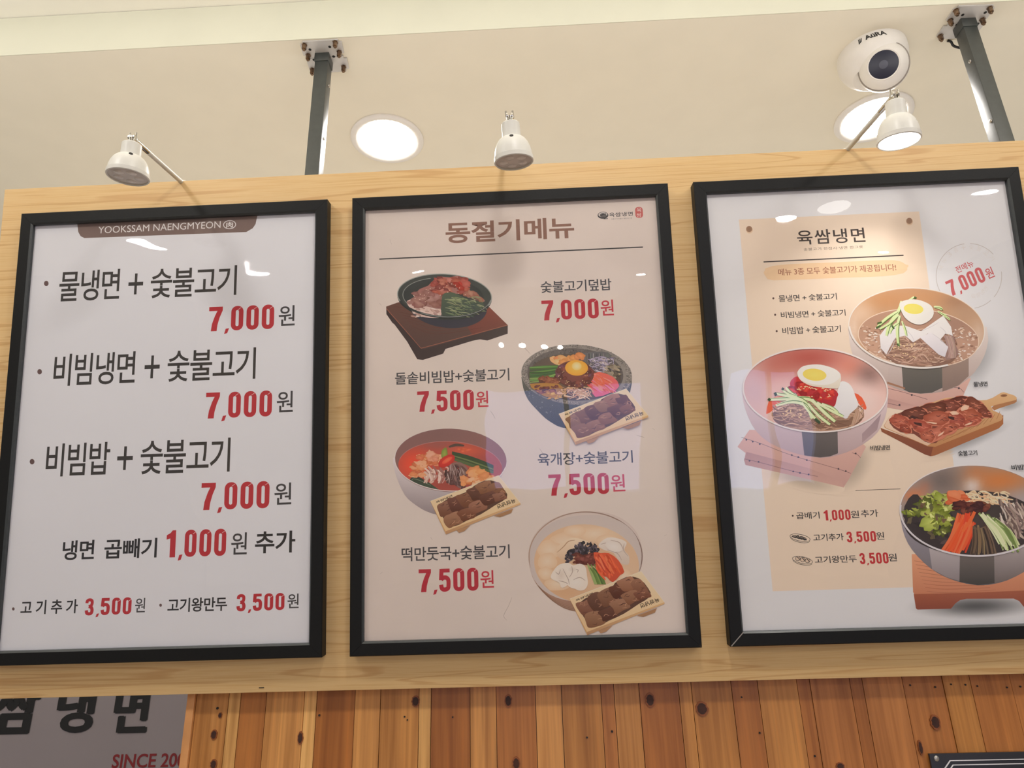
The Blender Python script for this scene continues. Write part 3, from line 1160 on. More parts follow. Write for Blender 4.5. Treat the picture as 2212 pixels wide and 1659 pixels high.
for _ in range(40):
    x, y = rnd.uniform(540, 1440), rnd.uniform(250, 620)
    if y > 300 + abs(x - 1100) * 0.25:
        I.blob(x, y, 8, 6, (222, 196, 176), 0.3, 7, 0, None, 0)
I.poly([(1010, 490), (1100, 455), (1190, 465), (1400, 560), (1640, 620), (1640, 720), (1480, 830), (1200, 870), (1000, 820), (985, 640)], (80, 92, 74), 3, (58, 70, 62))
for _ in range(70):
    x, y = rnd.uniform(1010, 1560), rnd.uniform(520, 800)
    L = rnd.uniform(120, 260)
    a = rnd.uniform(-0.2, 1.1)
    c = jit(rnd.choice([(124, 134, 96), (92, 108, 80), (68, 82, 70), (146, 150, 116), (58, 70, 66)]), 8)
    I.stroke([(x, y), (x + L * .5 * math.cos(a), y + L * .5 * math.sin(a) * .6 - 10), (x + L * math.cos(a) * .9, min(850, y + L * math.sin(a) * .6))], rnd.uniform(8, 18), c, 4, 0.6)
I.ring(1035, 510, 757, 354, 34, (48, 52, 52), 3, a0=20, a1=160)
I.ring(1035, 510, 740, 338, 9, (140, 144, 140), 3, a0=5, a1=120)
I.done('dish_photo', 'printed photo of charcoal meat over rice on a sizzling plate')

# stone bowl
I = Ink(F2, z=(1110, 730, 6.635))
I.poly([(108, 560), (135, 720), (200, 880), (320, 1020), (450, 1150), (560, 1225), (640, 1268), (740, 1292), (900, 1300), (1200, 1200), (1500, 1000), (1665, 780),
        (1692, 580)], (92, 92, 86), -2, (48, 50, 54))
for _ in range(240):
    t = rnd.uniform(0.1, 3.0)
    r = rnd.uniform(0.9, 1.0)
    x, y = 900 - 780 * math.cos(t) * r, 560 + rnd.uniform(120, 700) * math.sin(t)
    if y < 1270 - abs(x - 800) * 0.55 and y > 560 + 380 * math.sqrt(max(0, 1 - ((x - 900) / 800) ** 2)):
        I.blob(x, y, 9, 7, jit(rnd.choice([(60, 60, 62), (128, 126, 122), (84, 84, 82)]), 8), 0.3, 6, 0, None, 0)
I.ell(900, 528, 795, 432, (150, 140, 134), (136, 128, 122), 3)
I.ell(880, 520, 690, 372, (92, 84, 80), (96, 88, 86), 3)
for _ in range(420):
    t = rnd.uniform(0, 6.283)
    k = rnd.uniform(0.9, 0.99)
    I.blob(900 + 795 * k * math.cos(t), 528 + 432 * k * math.sin(t) + 20 * math.cos(t), 8, 6, jit(rnd.choice([(96, 90, 88), (176, 166, 160), (118, 110, 106), (82, 78, 76)]), 8), 0.3, 6, 0, None, 0)
for _ in range(150):
    t = rnd.uniform(3.0, 6.4)
    k = rnd.uniform(0.8, 0.98)
    I.blob(880 + 690 * k * math.cos(t), 520 + 372 * k * math.sin(t), 8, 6, jit(rnd.choice([(70, 66, 66), (120, 110, 106), (60, 58, 58)]), 6), 0.3, 6, 0, None, 0)
I.ell(870, 560, 660, 330, (120, 84, 66), (84, 72, 64), 3)
I.poly([(990, 220), (1280, 200), (1390, 250), (1400, 430), (1240, 480), (1000, 330)], (96, 94, 96), 2, (110, 102, 104))
for _ in range(26):
    x = rnd.uniform(1010, 1380)
    I.stroke([(x, 225), (x + rnd.uniform(-8, 8), 330), (x, rnd.uniform(340, 470))], rnd.uniform(6, 14), jit(rnd.choice([(84, 82, 90), (140, 134, 136), (66, 64, 70), (104, 112, 104)]), 10), 3, 0.3)
I.lumps([(560, 300), (590, 350), (640, 290), (700, 300), (740, 330), (800, 300), (850, 290), (640, 350), (900, 270), (960, 260), (700, 350)], 62, 40,
        [(222, 154, 92), (226, 174, 118), (214, 140, 84), (230, 190, 140)], 0.25, 8, 20)
for k in range(16):
    y = 400 + k * 14
    I.stroke([(225, y + rnd.uniform(-4, 30)), (420, y + rnd.uniform(-8, 8)), (650, 400 + k * 9)], 17, jit(rnd.choice([(66, 108, 46), (96, 138, 62), (48, 82, 40), (128, 158, 84)]), 8), 3, 0.3)
I.lumps([(rnd.uniform(350, 640), rnd.uniform(560, 650)) for _ in range(40)], 36, 20, [(138, 78, 56), (112, 60, 46), (160, 96, 68)], 0.3, 8)
I.poly([(230, 660), (640, 660), (700, 760), (640, 860), (480, 850), (340, 780)], (168, 118, 56), 2)
I.lumps([(rnd.uniform(330, 640), rnd.uniform(690, 800)) for _ in range(40)], 32, 18, [(126, 70, 66), (160, 98, 80), (104, 54, 56), (178, 126, 70)], 0.3, 8)
I.lumps([(rnd.uniform(470, 680), rnd.uniform(790, 870)) for _ in range(30)], 26, 14, [(204, 152, 70), (184, 130, 60), (214, 170, 90)], 0.25, 8)
for _ in range(60):
    x, y = rnd.uniform(1040, 1320), rnd.uniform(290, 470)
    I.stroke([(x, y), (x + rnd.uniform(30, 110), y + rnd.uniform(-40, 40)), (x + rnd.uniform(90, 180), y + rnd.uniform(-30, 60))], rnd.uniform(8, 18),
             jit(rnd.choice([(206, 196, 208), (160, 150, 172), (112, 104, 128), (186, 170, 168), (86, 78, 92)]), 8), 3, 0.5)
for _ in range(40):
    x, y = rnd.uniform(1330, 1500), rnd.uniform(400, 590)
    I.blob(x, y, 40, 14, jit(rnd.choice([(164, 148, 124), (110, 98, 84), (72, 66, 60), (142, 128, 110)]), 8), 0.3, 9, rnd.uniform(-20, 60))
I.poly([(1030, 590), (1080, 545), (1220, 490), (1420, 560), (1510, 690), (1400, 780), (1170, 850), (1100, 720)], (214, 100, 78), 2, (212, 92, 130))
for _ in range(42):
    x, y = rnd.uniform(1040, 1300), rnd.uniform(520, 700)
    I.stroke([(x, y), (x + 90, y + rnd.uniform(20, 70)), (x + rnd.uniform(120, 190), min(790, y + rnd.uniform(70, 150)))], rnd.uniform(14, 30),
             jit(rnd.choice([(224, 106, 76), (228, 130, 120), (206, 84, 70), (226, 120, 158), (232, 146, 130)]), 8), 3, 0.5)
for _ in range(60):
    x, y = rnd.uniform(640, 1060), rnd.uniform(710, 830)
    I.stroke([(x, y), (x + rnd.uniform(-70, 90), y + rnd.uniform(-30, 40)), (x + rnd.uniform(-60, 120), min(885, y + rnd.uniform(20, 90)))], rnd.uniform(10, 18),
             jit(rnd.choice([(216, 178, 148), (196, 150, 116), (228, 200, 176), (170, 124, 96)]), 6), 4, 0.4)
I.ell(870, 520, 275, 190, (124, 66, 58), (106, 56, 50), 4)
I.lumps([(870 + 250 * math.cos(t) * k, 530 + 170 * math.sin(t) * k) for t, k in ((rnd.uniform(0, 6.28), rnd.uniform(0.6, 1)) for _ in range(46))], 40, 26,
        [(120, 62, 54), (140, 78, 66), (98, 48, 46), (116, 70, 84)], 0.3, 8)
for _ in range(34):
    t, k = rnd.uniform(0, 6.28), rnd.uniform(0.62, 1.0)
    I.blob(860 + 250 * k * math.cos(t), 530 + 175 * k * math.sin(t), 8, 5, (226, 190, 140), 0.2, 6, 0, None, 0)
I.ell(898, 432, 164, 112, (238, 196, 84), (222, 156, 50), 2)
I.ell(900, 408, 70, 60, (232, 222, 176), (236, 200, 110), 2)
tray(I, (643, 1092), (1608, 730), (1922, 1112), (882, 1488), 46)
I.done('dish_photo', 'printed photo of a stone bowl of mixed rice with a tray of meat')


def tray_px(I, TL, TR, R, Bm, th):
    z = lambda p: ((p[0] - I.zx) * I.zs, (p[1] - I.zy) * I.zs)
    tray(I, z(TL), z(TR), z(R), z(Bm), th * I.zs)


# spicy beef soup
I = Ink(F2, z=(840, 910, 6.637))
I.poly([(62, 520), (62, 600), (85, 720), (140, 880), (230, 1060), (330, 1160), (460, 1250), (560, 1300), (700, 1340), (900, 1330), (1200, 1200), (1500, 1000),
        (1690, 620)], (216, 204, 204), -2, (142, 128, 130))
I.ell(885, 560, 808, 448, (214, 202, 200), (226, 216, 214), 2)
I.ell(888, 552, 800, 446, (132, 96, 92), (120, 88, 86), 2)
I.field(888, 553, 798, 444, (132, 94, 90), [(700, 200, 300, 110, (126, 92, 88), 0.8), (1450, 380, 200, 200, (140, 96, 92), 0.8), (1620, 640, 120, 160, (150, 96, 110), 0.6)], 2)
I.field(880, 650, 745, 362, (168, 78, 66), [(380, 620, 260, 220, (228, 76, 50), 0.95), (1080, 420, 300, 90, (206, 88, 62), 0.8), (700, 330, 260, 70, (146, 84, 78), 0.8),
                                          (1450, 600, 200, 180, (158, 72, 68), 0.7), (800, 920, 260, 120, (150, 66, 58), 0.7)], 3)
I.ring(880, 648, 745, 362, 7, (176, 120, 116), 3, a0=190, a1=350)
I.lumps([(1010, 400), (1080, 395), (1140, 410), (1060, 430)], 50, 20, [(214, 104, 74), (190, 80, 60)], 0.3, 6, 0)
I.stroke([(860, 370), (960, 340), (1080, 350)], 40, (84, 66, 58), 4, 0.5)
for k in range(7):
    I.stroke([(905, 440 + k * 17), (1130, 500 + k * 20), (1330, 570 + k * 20), (1500, 640 + k * 17)], 26, jit(rnd.choice([(84, 100, 62), (60, 78, 50), (104, 118, 70), (50, 62, 46)]), 6), 4, 0.3)
I.poly([(310, 850), (330, 805), (430, 800), (560, 870), (720, 985), (640, 965), (450, 920)], (48, 58, 48), 3, (70, 84, 66))
I.stroke([(330, 850), (350, 825), (450, 850), (600, 920)], 8, (120, 134, 112), 4, 0.5)
EGG = [(232, 164, 122), (222, 140, 96), (240, 184, 146), (208, 118, 80)]
I.lumps([(rnd.uniform(340, 520), rnd.uniform(600, 780)) for _ in range(34)], 46, 30, EGG, 0.35, 8)
I.lumps([(rnd.uniform(430, 740), rnd.uniform(490, 620)) for _ in range(40)], 52, 32, EGG, 0.35, 8)
I.lumps([(600 + rnd.uniform(-30, 120), 480 + rnd.uniform(-30, 60)) for _ in range(14)], 50, 36, [(236, 180, 150), (226, 156, 126)], 0.3, 8)
for _ in range(26):
    x, y = rnd.uniform(480, 800), rnd.uniform(640, 780)
    I.stroke([(x, y), (x + rnd.uniform(20, 80), y + rnd.uniform(20, 90)), (x + rnd.uniform(-10, 50), min(890, y + rnd.uniform(90, 170)))], rnd.uniform(18, 32),
             jit(rnd.choice([(206, 172, 158), (180, 136, 124), (150, 104, 96), (216, 190, 178)]), 6), 4, 0.4)
I.lumps([(rnd.uniform(830, 1090), rnd.uniform(620, 920)) for _ in range(50)], 52, 36, [(124, 92, 88), (104, 74, 72), (142, 112, 106), (88, 62, 62)], 0.3, 8, 60)
for _ in range(24):
    x, y = rnd.uniform(830, 1040), rnd.uniform(600, 800)
    I.stroke([(x, y), (x + rnd.uniform(-20, 40), y + 60), (x + rnd.uniform(-30, 60), y + rnd.uniform(90, 150))], 10, jit(rnd.choice([(160, 134, 128), (80, 56, 56), (176, 156, 150)]), 6), 3, 0.6)
I.stroke([(900, 620), (1000, 600), (1080, 640), (1130, 700)], 34, (136, 100, 92), 4, 0.3)
I.lumps([(rnd.uniform(1060, 1460), rnd.uniform(800, 920)) for _ in range(46)], 52, 30, [(240, 180, 134), (230, 156, 104), (244, 198, 156), (218, 134, 84)], 0.35, 8)
I.lumps([(1180, 720), (1240, 690), (1290, 740), (1230, 750), (1180, 760), (1320, 720), (1370, 780)], 66, 46, [(240, 178, 128), (230, 158, 106)], 0.3, 8)
I.blob(798, 465, 46, 82, (150, 160, 70), 0.12, 12, 8, (116, 132, 58))
I.ell(828, 570, 132, 72, (206, 60, 46), (186, 44, 40), -32)
I.ell(836, 560, 84, 30, (232, 120, 84), (216, 74, 54), -32)
I.ring(885, 556, 806, 450, 12, (222, 210, 206), 2, a0=10, a1=175)
tray_px(I, (929.6, 1082.5), (1077, 1027), (1124, 1086), (962.8, 1147.5), 7)
I.done('dish_photo', 'printed photo of red spicy soup with a tray of meat')

# dumpling soup
I = Ink(F2, z=(1130, 1090, 5.722))
I.poly([(68, 640), (90, 820), (150, 960), (240, 1080), (360, 1190), (500, 1280), (640, 1320), (800, 1320), (1200, 1100), (1470, 760)], (176, 136, 112), -2, (150, 116, 98))
for k in range(4):
    I.stroke([(150 + k * 14, 950 + k * 22), (300 + k * 14, 1110 + k * 20), (460 + k * 10, 1200 + k * 22), (640, 1260 + k * 18)], 7, (150 - k * 8, 112 - k * 6, 92 - k * 6), 4)
I.ell(772, 640, 706, 556, (206, 190, 178), (196, 180, 172), -4, sq=2.25)
I.ring(772, 640, 706, 556, 14, (128, 104, 94), 0, n=80, c2=(168, 140, 122))
I.ell(770, 660, 690, 530, (204, 184, 170), (190, 176, 170), -4, sq=2.25)
I.field(785, 735, 650, 490, (206, 172, 140), [(330, 560, 200, 260, (214, 172, 132), 0.8), (900, 380, 320, 110, (216, 194, 168), 0.8), (500, 1080, 300, 130, (200, 156, 118), 0.8), (1250, 900, 180, 200, (208, 178, 150), 0.8), (780, 640, 300, 200, (196, 158, 124), 0.6)], 6)
for (x, y, rx, ry) in ((520, 470, 190, 120), (330, 560, 150, 120), (300, 700, 120, 110), (880, 360, 200, 90), (640, 330, 130, 70), (1050, 440, 140, 80), (420, 980, 160, 80), (280, 850, 90, 80),
                       (1240, 880, 110, 80)):
    I.blob(x, y, rx, ry, (222, 200, 176), 0.1, 12, 0, (212, 180, 148))
I.poly([(410, 600), (400, 560), (450, 500), (540, 430), (640, 410), (760, 440), (800, 470), (700, 560), (640, 620), (560, 680), (460, 670)], (226, 204, 178), 3, (204, 172, 142))
I.stroke([(420, 590), (500, 520), (560, 455), (640, 440)], 12, (176, 138, 108), 4, 0.6)
I.poly([(930, 500), (1040, 410), (1180, 420), (1280, 470), (1250, 560), (1310, 640), (1300, 740), (1200, 720), (1120, 600), (1000, 560)], (216, 204, 194), 3, (196, 178, 164))
for p in (((960, 490), (1060, 470), (1150, 500)), ((1080, 440), (1190, 470), (1240, 560)), ((1040, 560), (1160, 600), (1220, 690)), ((1250, 480), (1240, 560), (1300, 640))):
    I.stroke(list(p), 10, (176, 156, 144), 4, 0.6)
I.lumps([(720 + rnd.uniform(-190, 190), 600 + rnd.uniform(-60, 60) - 0.25 * k) for k in range(20)], 44, 34, [(58, 50, 58), (44, 38, 48)], 0.4, 6)
for _ in range(120):
    t = rnd.uniform(0, 1)
    x = 530 + t * 380
    y = 680 - 230 * math.sin(t * 2.4) * 0.75 + rnd.uniform(-46, 70)
    I.blob(x, y, 22, 15, jit(rnd.choice([(50, 44, 52), (72, 64, 74), (36, 32, 40), (96, 86, 96)]), 5), 0.5, 8, rnd.uniform(0, 90), None, 0)
I.lumps([(rnd.uniform(660, 900), rnd.uniform(620, 740)) for _ in range(36)], 44, 28, [(122, 66, 58), (104, 52, 48), (142, 84, 72)], 0.35, 8)
I.poly([(340, 890), (380, 810), (450, 740), (560, 720), (620, 750), (700, 730), (770, 770), (790, 880), (800, 980), (760, 1050), (680, 1060), (600, 1010), (560, 990), (480, 1030),
        (440, 960), (370, 930)], (224, 212, 200), 3, (218, 204, 190))
I.ell(650, 960, 110, 80, (232, 222, 212), (222, 209, 196), 0)
I.ell(470, 870, 70, 90, (206, 190, 176), (221, 208, 196), 20)
I.ell(610, 800, 60, 40, (204, 190, 178), (222, 210, 198), 0)
I.ell(1120, 520, 110, 60, (226, 216, 208), (212, 200, 190), 20)
for p in (((490, 790), (530, 870), (560, 930), (570, 990)), ((600, 760), (610, 830), (570, 900)), ((650, 800), (680, 810), (670, 840)), ((620, 930), (700, 900), (770, 940)),
          ((400, 830), (440, 860), (460, 800)), ((440, 940), (520, 960), (550, 980))):
    I.stroke(list(p), 9, (170, 150, 138), 4, 0.6)
for k in range(8):
    I.stroke([(800 + k * 13, 740 + (k % 3) * 20), (840 + k * 17, 850), (890 + k * 18, 985)], 20, jit(rnd.choice([(98, 122, 62), (124, 146, 80), (74, 98, 52), (142, 158, 96)]), 6), 3, 0.2)
I.poly([(870, 590), (960, 600), (1060, 600), (1180, 690), (1250, 830), (1200, 870), (1110, 960), (1040, 900), (960, 830), (900, 720)], (206, 84, 52), 2, (190, 74, 48))
for _ in range(30):
    x, y = rnd.uniform(890, 1100), rnd.uniform(600, 760)
    I.stroke([(x, y), (x + rnd.uniform(30, 70), y + 80), (x + rnd.uniform(60, 120), min(930, y + rnd.uniform(120, 190)))], rnd.uniform(18, 34),
             jit(rnd.choice([(220, 98, 60), (196, 74, 44), (230, 120, 76), (178, 60, 40)]), 8), 3, 0.5)
tray_px(I, (1230.5, 1293.6), (1385, 1234), (1435, 1300.6), (1268, 1365), 7)
I.done('dish_photo', 'printed photo of dumpling soup with a tray of meat')

# ---------------------------------------------------------------- third poster
I = Ink(F3, base=2)
x0, s0 = I.P((1669.1, 1277))
x1, s1 = I.P((1985.4, 456.5))
_, s0b = I.P((1971.4, 1268.7))
_, s1b = I.P((1592.8, 474.8))
s0, s1 = (s0 + s0b) / 2, (s1 + s1b) / 2
x0_p, x1_p, s0_p, s1_p = x0, x1, s0, s1
n = 12
g = [(x0 + (x1 - x0) * i, s0 + (s1 - s0) * j / n) for j in range(n + 1) for i in (0, 1)]
cg = []
for j in range(n + 1):
    c = (222, 202, 182)
    cg += [I.ink(c), I.ink(c)]
I.raw(g, [(2 * j, 2 * j + 1, 2 * j + 3, 2 * j + 2) for j in range(n)], cg)
for (cx, cy) in ((1618.3, 494.7), (1964.2, 477.1)):
    I.ell(cx + 0.6, cy + 2, 7.2, 7.4, (206, 176, 146))
    I.ell(cx, cy, 6.6, 6.6, (134, 100, 78), (150, 116, 92))
I.done('price_panel', 'tan paper panel pinned with two brown dots')
I = Ink(F3, base=20)
# tan brush stroke behind the slogan
top = [(1653, 580), (1700, 571), (1800, 567), (1880, 563), (1930, 562), (1950, 567)]
bot = [(1960, 577), (1952, 590), (1905, 597), (1820, 600), (1750, 603), (1690, 605), (1658, 603)]
I.poly(top + bot, (216, 184, 148), 2)
for p in (((1650, 588), (1662, 590)), ((1950, 573), (1962, 575)), ((1948, 584), (1956, 584))):
    I.stroke(list(p), 5, (216, 184, 148), 2)
I.text('메뉴 3종 모두 숯불고기가 제공됩니다!', (1681.9, 595.5), (1934.5, 570.0), (142, 84, 66), 0.006, 0.95)
I.done('slogan', 'brown slogan on a tan brush stroke')
I = Ink(F3, base=20)
I.text('육쌈냉면', (1723.4, 529.3), (1866.3, 491.5), (58, 48, 44), 0.01, 1.08)
I.text('숯불고기 한접시·냉면 한그릇', (1736.4, 541.8), (1863.7, 530.3), (104, 86, 74), 0.0, 1.1)
I.stroke([(1649.3, 565.8), (1951.8, 551.5)], 2.4, (56, 48, 46), 1)
I.done('logo', 'brushed black logo over a thin rule')
I = Ink(F3, base=20)
for (cx, cy) in ((1670.5, 644.5), (1674.4, 680), (1677.7, 715.3)):
    I.ell(cx, cy, 2.2, 2.3, (84, 62, 56))
for (s, bl, tr) in (('물냉면 + 숯불고기', (1682.6, 652.3), (1806.6, 632.8)), ('비빔냉면 + 숯불고기', (1687.5, 687.6), (1825.5, 668)),
                    ('비빔밥 + 숯불고기', (1690.7, 722.5), (1815.4, 702.3))):
    I.text(s, bl, tr, (50, 45, 46), 0.008, 0.92)
I.done('menu_list')
for (s, bl, tr) in (('물냉면', (2102.6, 835.6), (2131.3, 824)), ('비빔냉면', (1879.7, 973.3), (1920.9, 961.3)), ('숯불고기', (2069.3, 985), (2108.8, 972.6)),
                    ('비빔밥', (2184.4, 1016.2), (2222, 1003))):
    I = Ink(F3, base=900)
    I.text(s, bl, tr, (36, 34, 38), 0.014, 0.9)
    I.done('caption')
I = Ink(F3, base=20)
I.stroke([(1826, 1060.2), (1945, 1056)], 1.1, (70, 56, 54), 1)
I.ell(1712.4, 1114.1, 1.9, 2, (70, 52, 48))
for (s, bl, tr) in (('곱배기', (1720.7, 1121.7), (1769.4, 1105.2)), ('추가', (1860.5, 1117.6), (1895.9, 1100.4)), ('고기추가', (1757.4, 1169.1), (1821.3, 1151.9)),
                    ('고기왕만두', (1760.8, 1217.2), (1849.5, 1199))):
    I.text(s, bl, tr, KD, 0.01, 0.95)
for (s, bl, tr) in (('1,000', (1780.8, 1124.4), (1835.7, 1100.4)), ('3,500', (1829.9, 1171.5), (1890.7, 1146.8)), ('3,500', (1858.1, 1218.6), (1917.5, 1193.1))):
    I.num(s, bl, tr, (178, 44, 50))
for (bl, tr) in (((1838.5, 1119), (1854.6, 1102.8)), ((1893.1, 1165.7), (1908.9, 1149.2)), ((1919.9, 1212.7), (1936, 1195.5))):
    I.text('원', bl, tr, KD, 0.006)
# little line drawings: plate of meat, plate of dumplings
for (cx, cy) in ((1728.2, 1161.5), (1733.4, 1210)):
    I.ring(cx, cy, 22.5, 7.6, 1.0, KD, 11)
    I.ring(cx + 0.5, cy + 2.5, 22.0, 8.0, 1.0, KD, 11, a0=10, a1=170)
I.lumps([(1716, 1159), (1724, 1160.5), (1732, 1162), (1739, 1164)], 6.5, 3, [(48, 46, 48)], 0.25, 4, 15, 0)
for k in range(4):
    I.stroke([(1713 + 8 * k, 1158 + 1.5 * k), (1719 + 8 * k, 1159 + 1.5 * k)], 0.8, (190, 168, 148), 1)
for k in range(3):
    I.ell(1723.5 + 10.5 * k, 1206.5 + 2.2 * k, 5.6, 5.4, (206, 182, 160))
    I.ring(1723.5 + 10.5 * k, 1206.5 + 2.2 * k, 5.6, 5.4, 1.0, KD)
    I.stroke([(1722 + 10.5 * k, 1203 + 2.2 * k), (1725.5 + 10.5 * k, 1206 + 2.2 * k), (1727 + 10.5 * k, 1209 + 2.2 * k)], 1.6, KD, 3)
I.done('price_list')
# round rubber stamp
I = Ink(F3, base=20)
SG = (184, 176, 172)
SR = (190, 92, 94)
for (a0, a1) in ((175, 262), (272, 318), (352, 400), (48, 80), (118, 176)):
    I.ring(2093, 596.4, 71.4, 71, 1.3, SG, 0, 30, a0=a0, a1=a1)
for word, a_s, a_e, r, flip in (('메뉴3종+숯불고기', 196, 322, 58, False), ('육쌈냉면', 78, 38, 50, True)):
    for i, ch in enumerate(word):
        t = math.radians(a_s + (a_e - a_s) * i / (len(word) - 1))
        bx, by = 2093 + r * math.cos(t), 596.4 + r * math.sin(t)
        rot = -math.degrees(t) - 90 if not flip else 90 - math.degrees(t)
        ra = math.radians(rot)
        I.text_rot(ch, (bx - 5 * math.cos(ra), by + 5 * math.sin(ra)), 10, 10, rot, (206, 200, 197), -0.004)
I.text_rot('전메뉴', (2067.7, 591.1), 40.3, 15, 24, SR, 0.012)
I.num_rot('7,000', (2055.1, 640.5), 83, 34.3, 24, SR)
I.text_rot('원', (2134.6, 603.9), 16.8, 23.6, 24, SR, 0.014)
I.done('stamp', 'faint round stamp with a red price')


def metal_bowl(I, cx, cy, rx, ry, rot, body, cbody, cin, rim, bands, inner=0.985):
    """printed photo of a metal bowl: outer body outline, dark reflection bands on it, inside wall and bright rim"""
    I.poly(body, cbody[0], -2, cbody[1])
    for pts, c, c2 in bands:
        I.poly(pts, c, 0, c2)
    I.ell(cx, cy, rx, ry, rim, rim, rot, 64)
    I.ell(cx, cy + 1, rx * inner, ry * inner, cin[0], cin[1], rot, 64)


def noodles(I, n, cx, cy, rx, ry, cols, w=(7, 12)):
    for _ in range(n):
        t = rnd.uniform(0, 6.283)
        k = rnd.uniform(0, 0.92) ** 0.6
        x, y = cx + rx * k * math.cos(t), cy + ry * k * math.sin(t)
        dx = rnd.uniform(0.15, 0.4) * rx * rnd.choice((-1, 1))
        bend = rnd.uniform(-0.3, 0.35) * ry
        p = [(x - dx, y - bend * 0.4), (x - dx * 0.3, y + bend), (x + dx * 0.4, y + bend * 0.8), (x + dx, y - bend * 0.2)]
        p = [(max(cx - rx, min(cx + rx, a)), max(cy - ry, min(cy + ry * math.sqrt(max(0.05, 1 - ((a - cx) / rx) ** 2)), b))) for a, b in p]
        I.stroke(p, rnd.uniform(*w), jit(rnd.choice(cols), 6), 4, 0.3)


def towel(I, quad, edge, dots, c=(206, 166, 154), c2=(186, 146, 138)):
    I.poly(quad, c, 0, c2)
    I.poly(edge, (172, 132, 126), 0, (194, 154, 144))
    for line, ds in dots:
        I.stroke(line, 4, (112, 84, 84), 3)
        for d in ds:
            I.ell(d[0], d[1], 9, 9, (74, 60, 66))


PAPER3 = lin((235, 233, 235))
TAN3 = I.ink((222, 202, 182))


def sheet3(q):
    return TAN3 if x0_p < q[0] < x1_p and s0_p < q[1] < s1_p else PAPER3


# cold noodles in broth
I = Ink(F3, z=(1820, 600, 4.148))
I.soft_shadow(1170, 720, 230, 330, sheet3, 0.5, 30)
towel(I, [(330, 960), (1150, 900), (1080, 1060), (760, 1180), (560, 1190), (330, 1110)], [(330, 1060), (640, 1140), (560, 1190), (330, 1150)],
      [([(400, 990), (560, 1030), (760, 1090)], [(620, 1050)]), ([(1000, 985), (1050, 990), (1085, 1025)], [(1042, 990)]), ([(390, 1120), (520, 1150)], [(510, 1140)])])
body = [(50, 440), (62, 560), (90, 690), (160, 800), (280, 900), (400, 960), (520, 1010), (700, 1040), (900, 1020), (1050, 960), (1180, 850), (1270, 700), (1305, 560), (1290, 440)]
metal_bowl(I, 664, 452, 614, 362, 4.5, body, ((214, 202, 196), (168, 148, 142)), ((186, 146, 112), (196, 164, 136)), (230, 222, 214),
           [([(525, 740), (890, 740), (895, 985), (800, 1030), (700, 1038), (600, 1028), (545, 1000)], (104, 98, 90), (84, 80, 76)),
            ([(890, 740), (1130, 700), (1130, 880), (1040, 965), (895, 1020)], (150, 128, 116), (128, 108, 100)),
            ([(400, 930), (560, 985), (560, 1000), (400, 950)], (150, 108, 84), None)])
I.field(664, 453, 602, 352, (182, 142, 110), [(180, 300, 120, 130, (212, 184, 160), 0.8), (420, 200, 240, 90, (184, 134, 92), 0.9), (760, 180, 260, 90, (190, 140, 98), 0.8),
                                          (1080, 300, 140, 130, (176, 142, 116), 0.8), (1010, 210, 110, 60, (160, 120, 92), 0.7), (90, 480, 60, 160, (220, 198, 180), 0.8),
                                          (1220, 520, 80, 140, (206, 182, 164), 0.8)], 4.5)
I.field(680, 540, 545, 262, (172, 134, 112), [(980, 420, 220, 120, (150, 116, 100), 0.7), (350, 620, 240, 140, (190, 152, 130), 0.7), (1080, 620, 200, 120, (184, 146, 126), 0.7)], 5)
I.ring(680, 540, 545, 262, 8, (214, 190, 170), 5)
for _ in range(330):
    t = rnd.uniform(0.1, 6.3)
    k = rnd.uniform(0.62, 0.97)
    x, y = 680 + 545 * k * math.cos(t), 540 + 262 * k * math.sin(t) + 35 * math.cos(t) * 0.8
    if 430 < y < 770 and (x < 420 or x > 930 or y > 700):
        I.blob(x, y, rnd.uniform(6, 18), rnd.uniform(4, 8), jit(rnd.choice([(226, 206, 192), (206, 176, 156), (150, 112, 92), (236, 222, 212)]), 6), 0.4, 7, rnd.uniform(-30, 30), None, 0)
I.ell(690, 640, 345, 158, (160, 124, 104), (132, 98, 82), 6)
noodles(I, 150, 690, 630, 335, 165, [(178, 142, 122), (154, 118, 100), (196, 164, 144), (132, 98, 84), (168, 130, 112)])
I.poly([(980, 500), (1010, 600), (1035, 690), (930, 740), (900, 650)], (142, 112, 104), 2)
for _ in range(14):
    x = rnd.uniform(930, 1000)
    I.stroke([(x - 20, 520), (x + 10, 620), (x + rnd.uniform(-20, 30), 720)], 9, jit((170, 142, 132), 14), 3)
# radish sheets
WH = (228, 224, 220)
I.poly([(330, 520), (400, 430), (560, 430), (700, 480), (900, 340), (970, 440), (985, 520), (920, 500), (870, 560), (760, 500), (630, 580), (560, 520), (470, 540), (430, 610),
        (390, 690), (340, 630)], WH, 0, (208, 202, 204))
I.poly([(690, 535), (790, 490), (945, 620), (915, 712), (860, 690)], (220, 214, 216), 0, (200, 194, 200))
for (a, b) in (((470, 545), (400, 690)), ((570, 470), (640, 570)), ((800, 500), (930, 610)), ((700, 480), (860, 400)), ((870, 440), (930, 510))):
    I.stroke([a, ((a[0] + b[0]) / 2 + 12, (a[1] + b[1]) / 2), b], 5, (196, 190, 192), 3, 0.5)
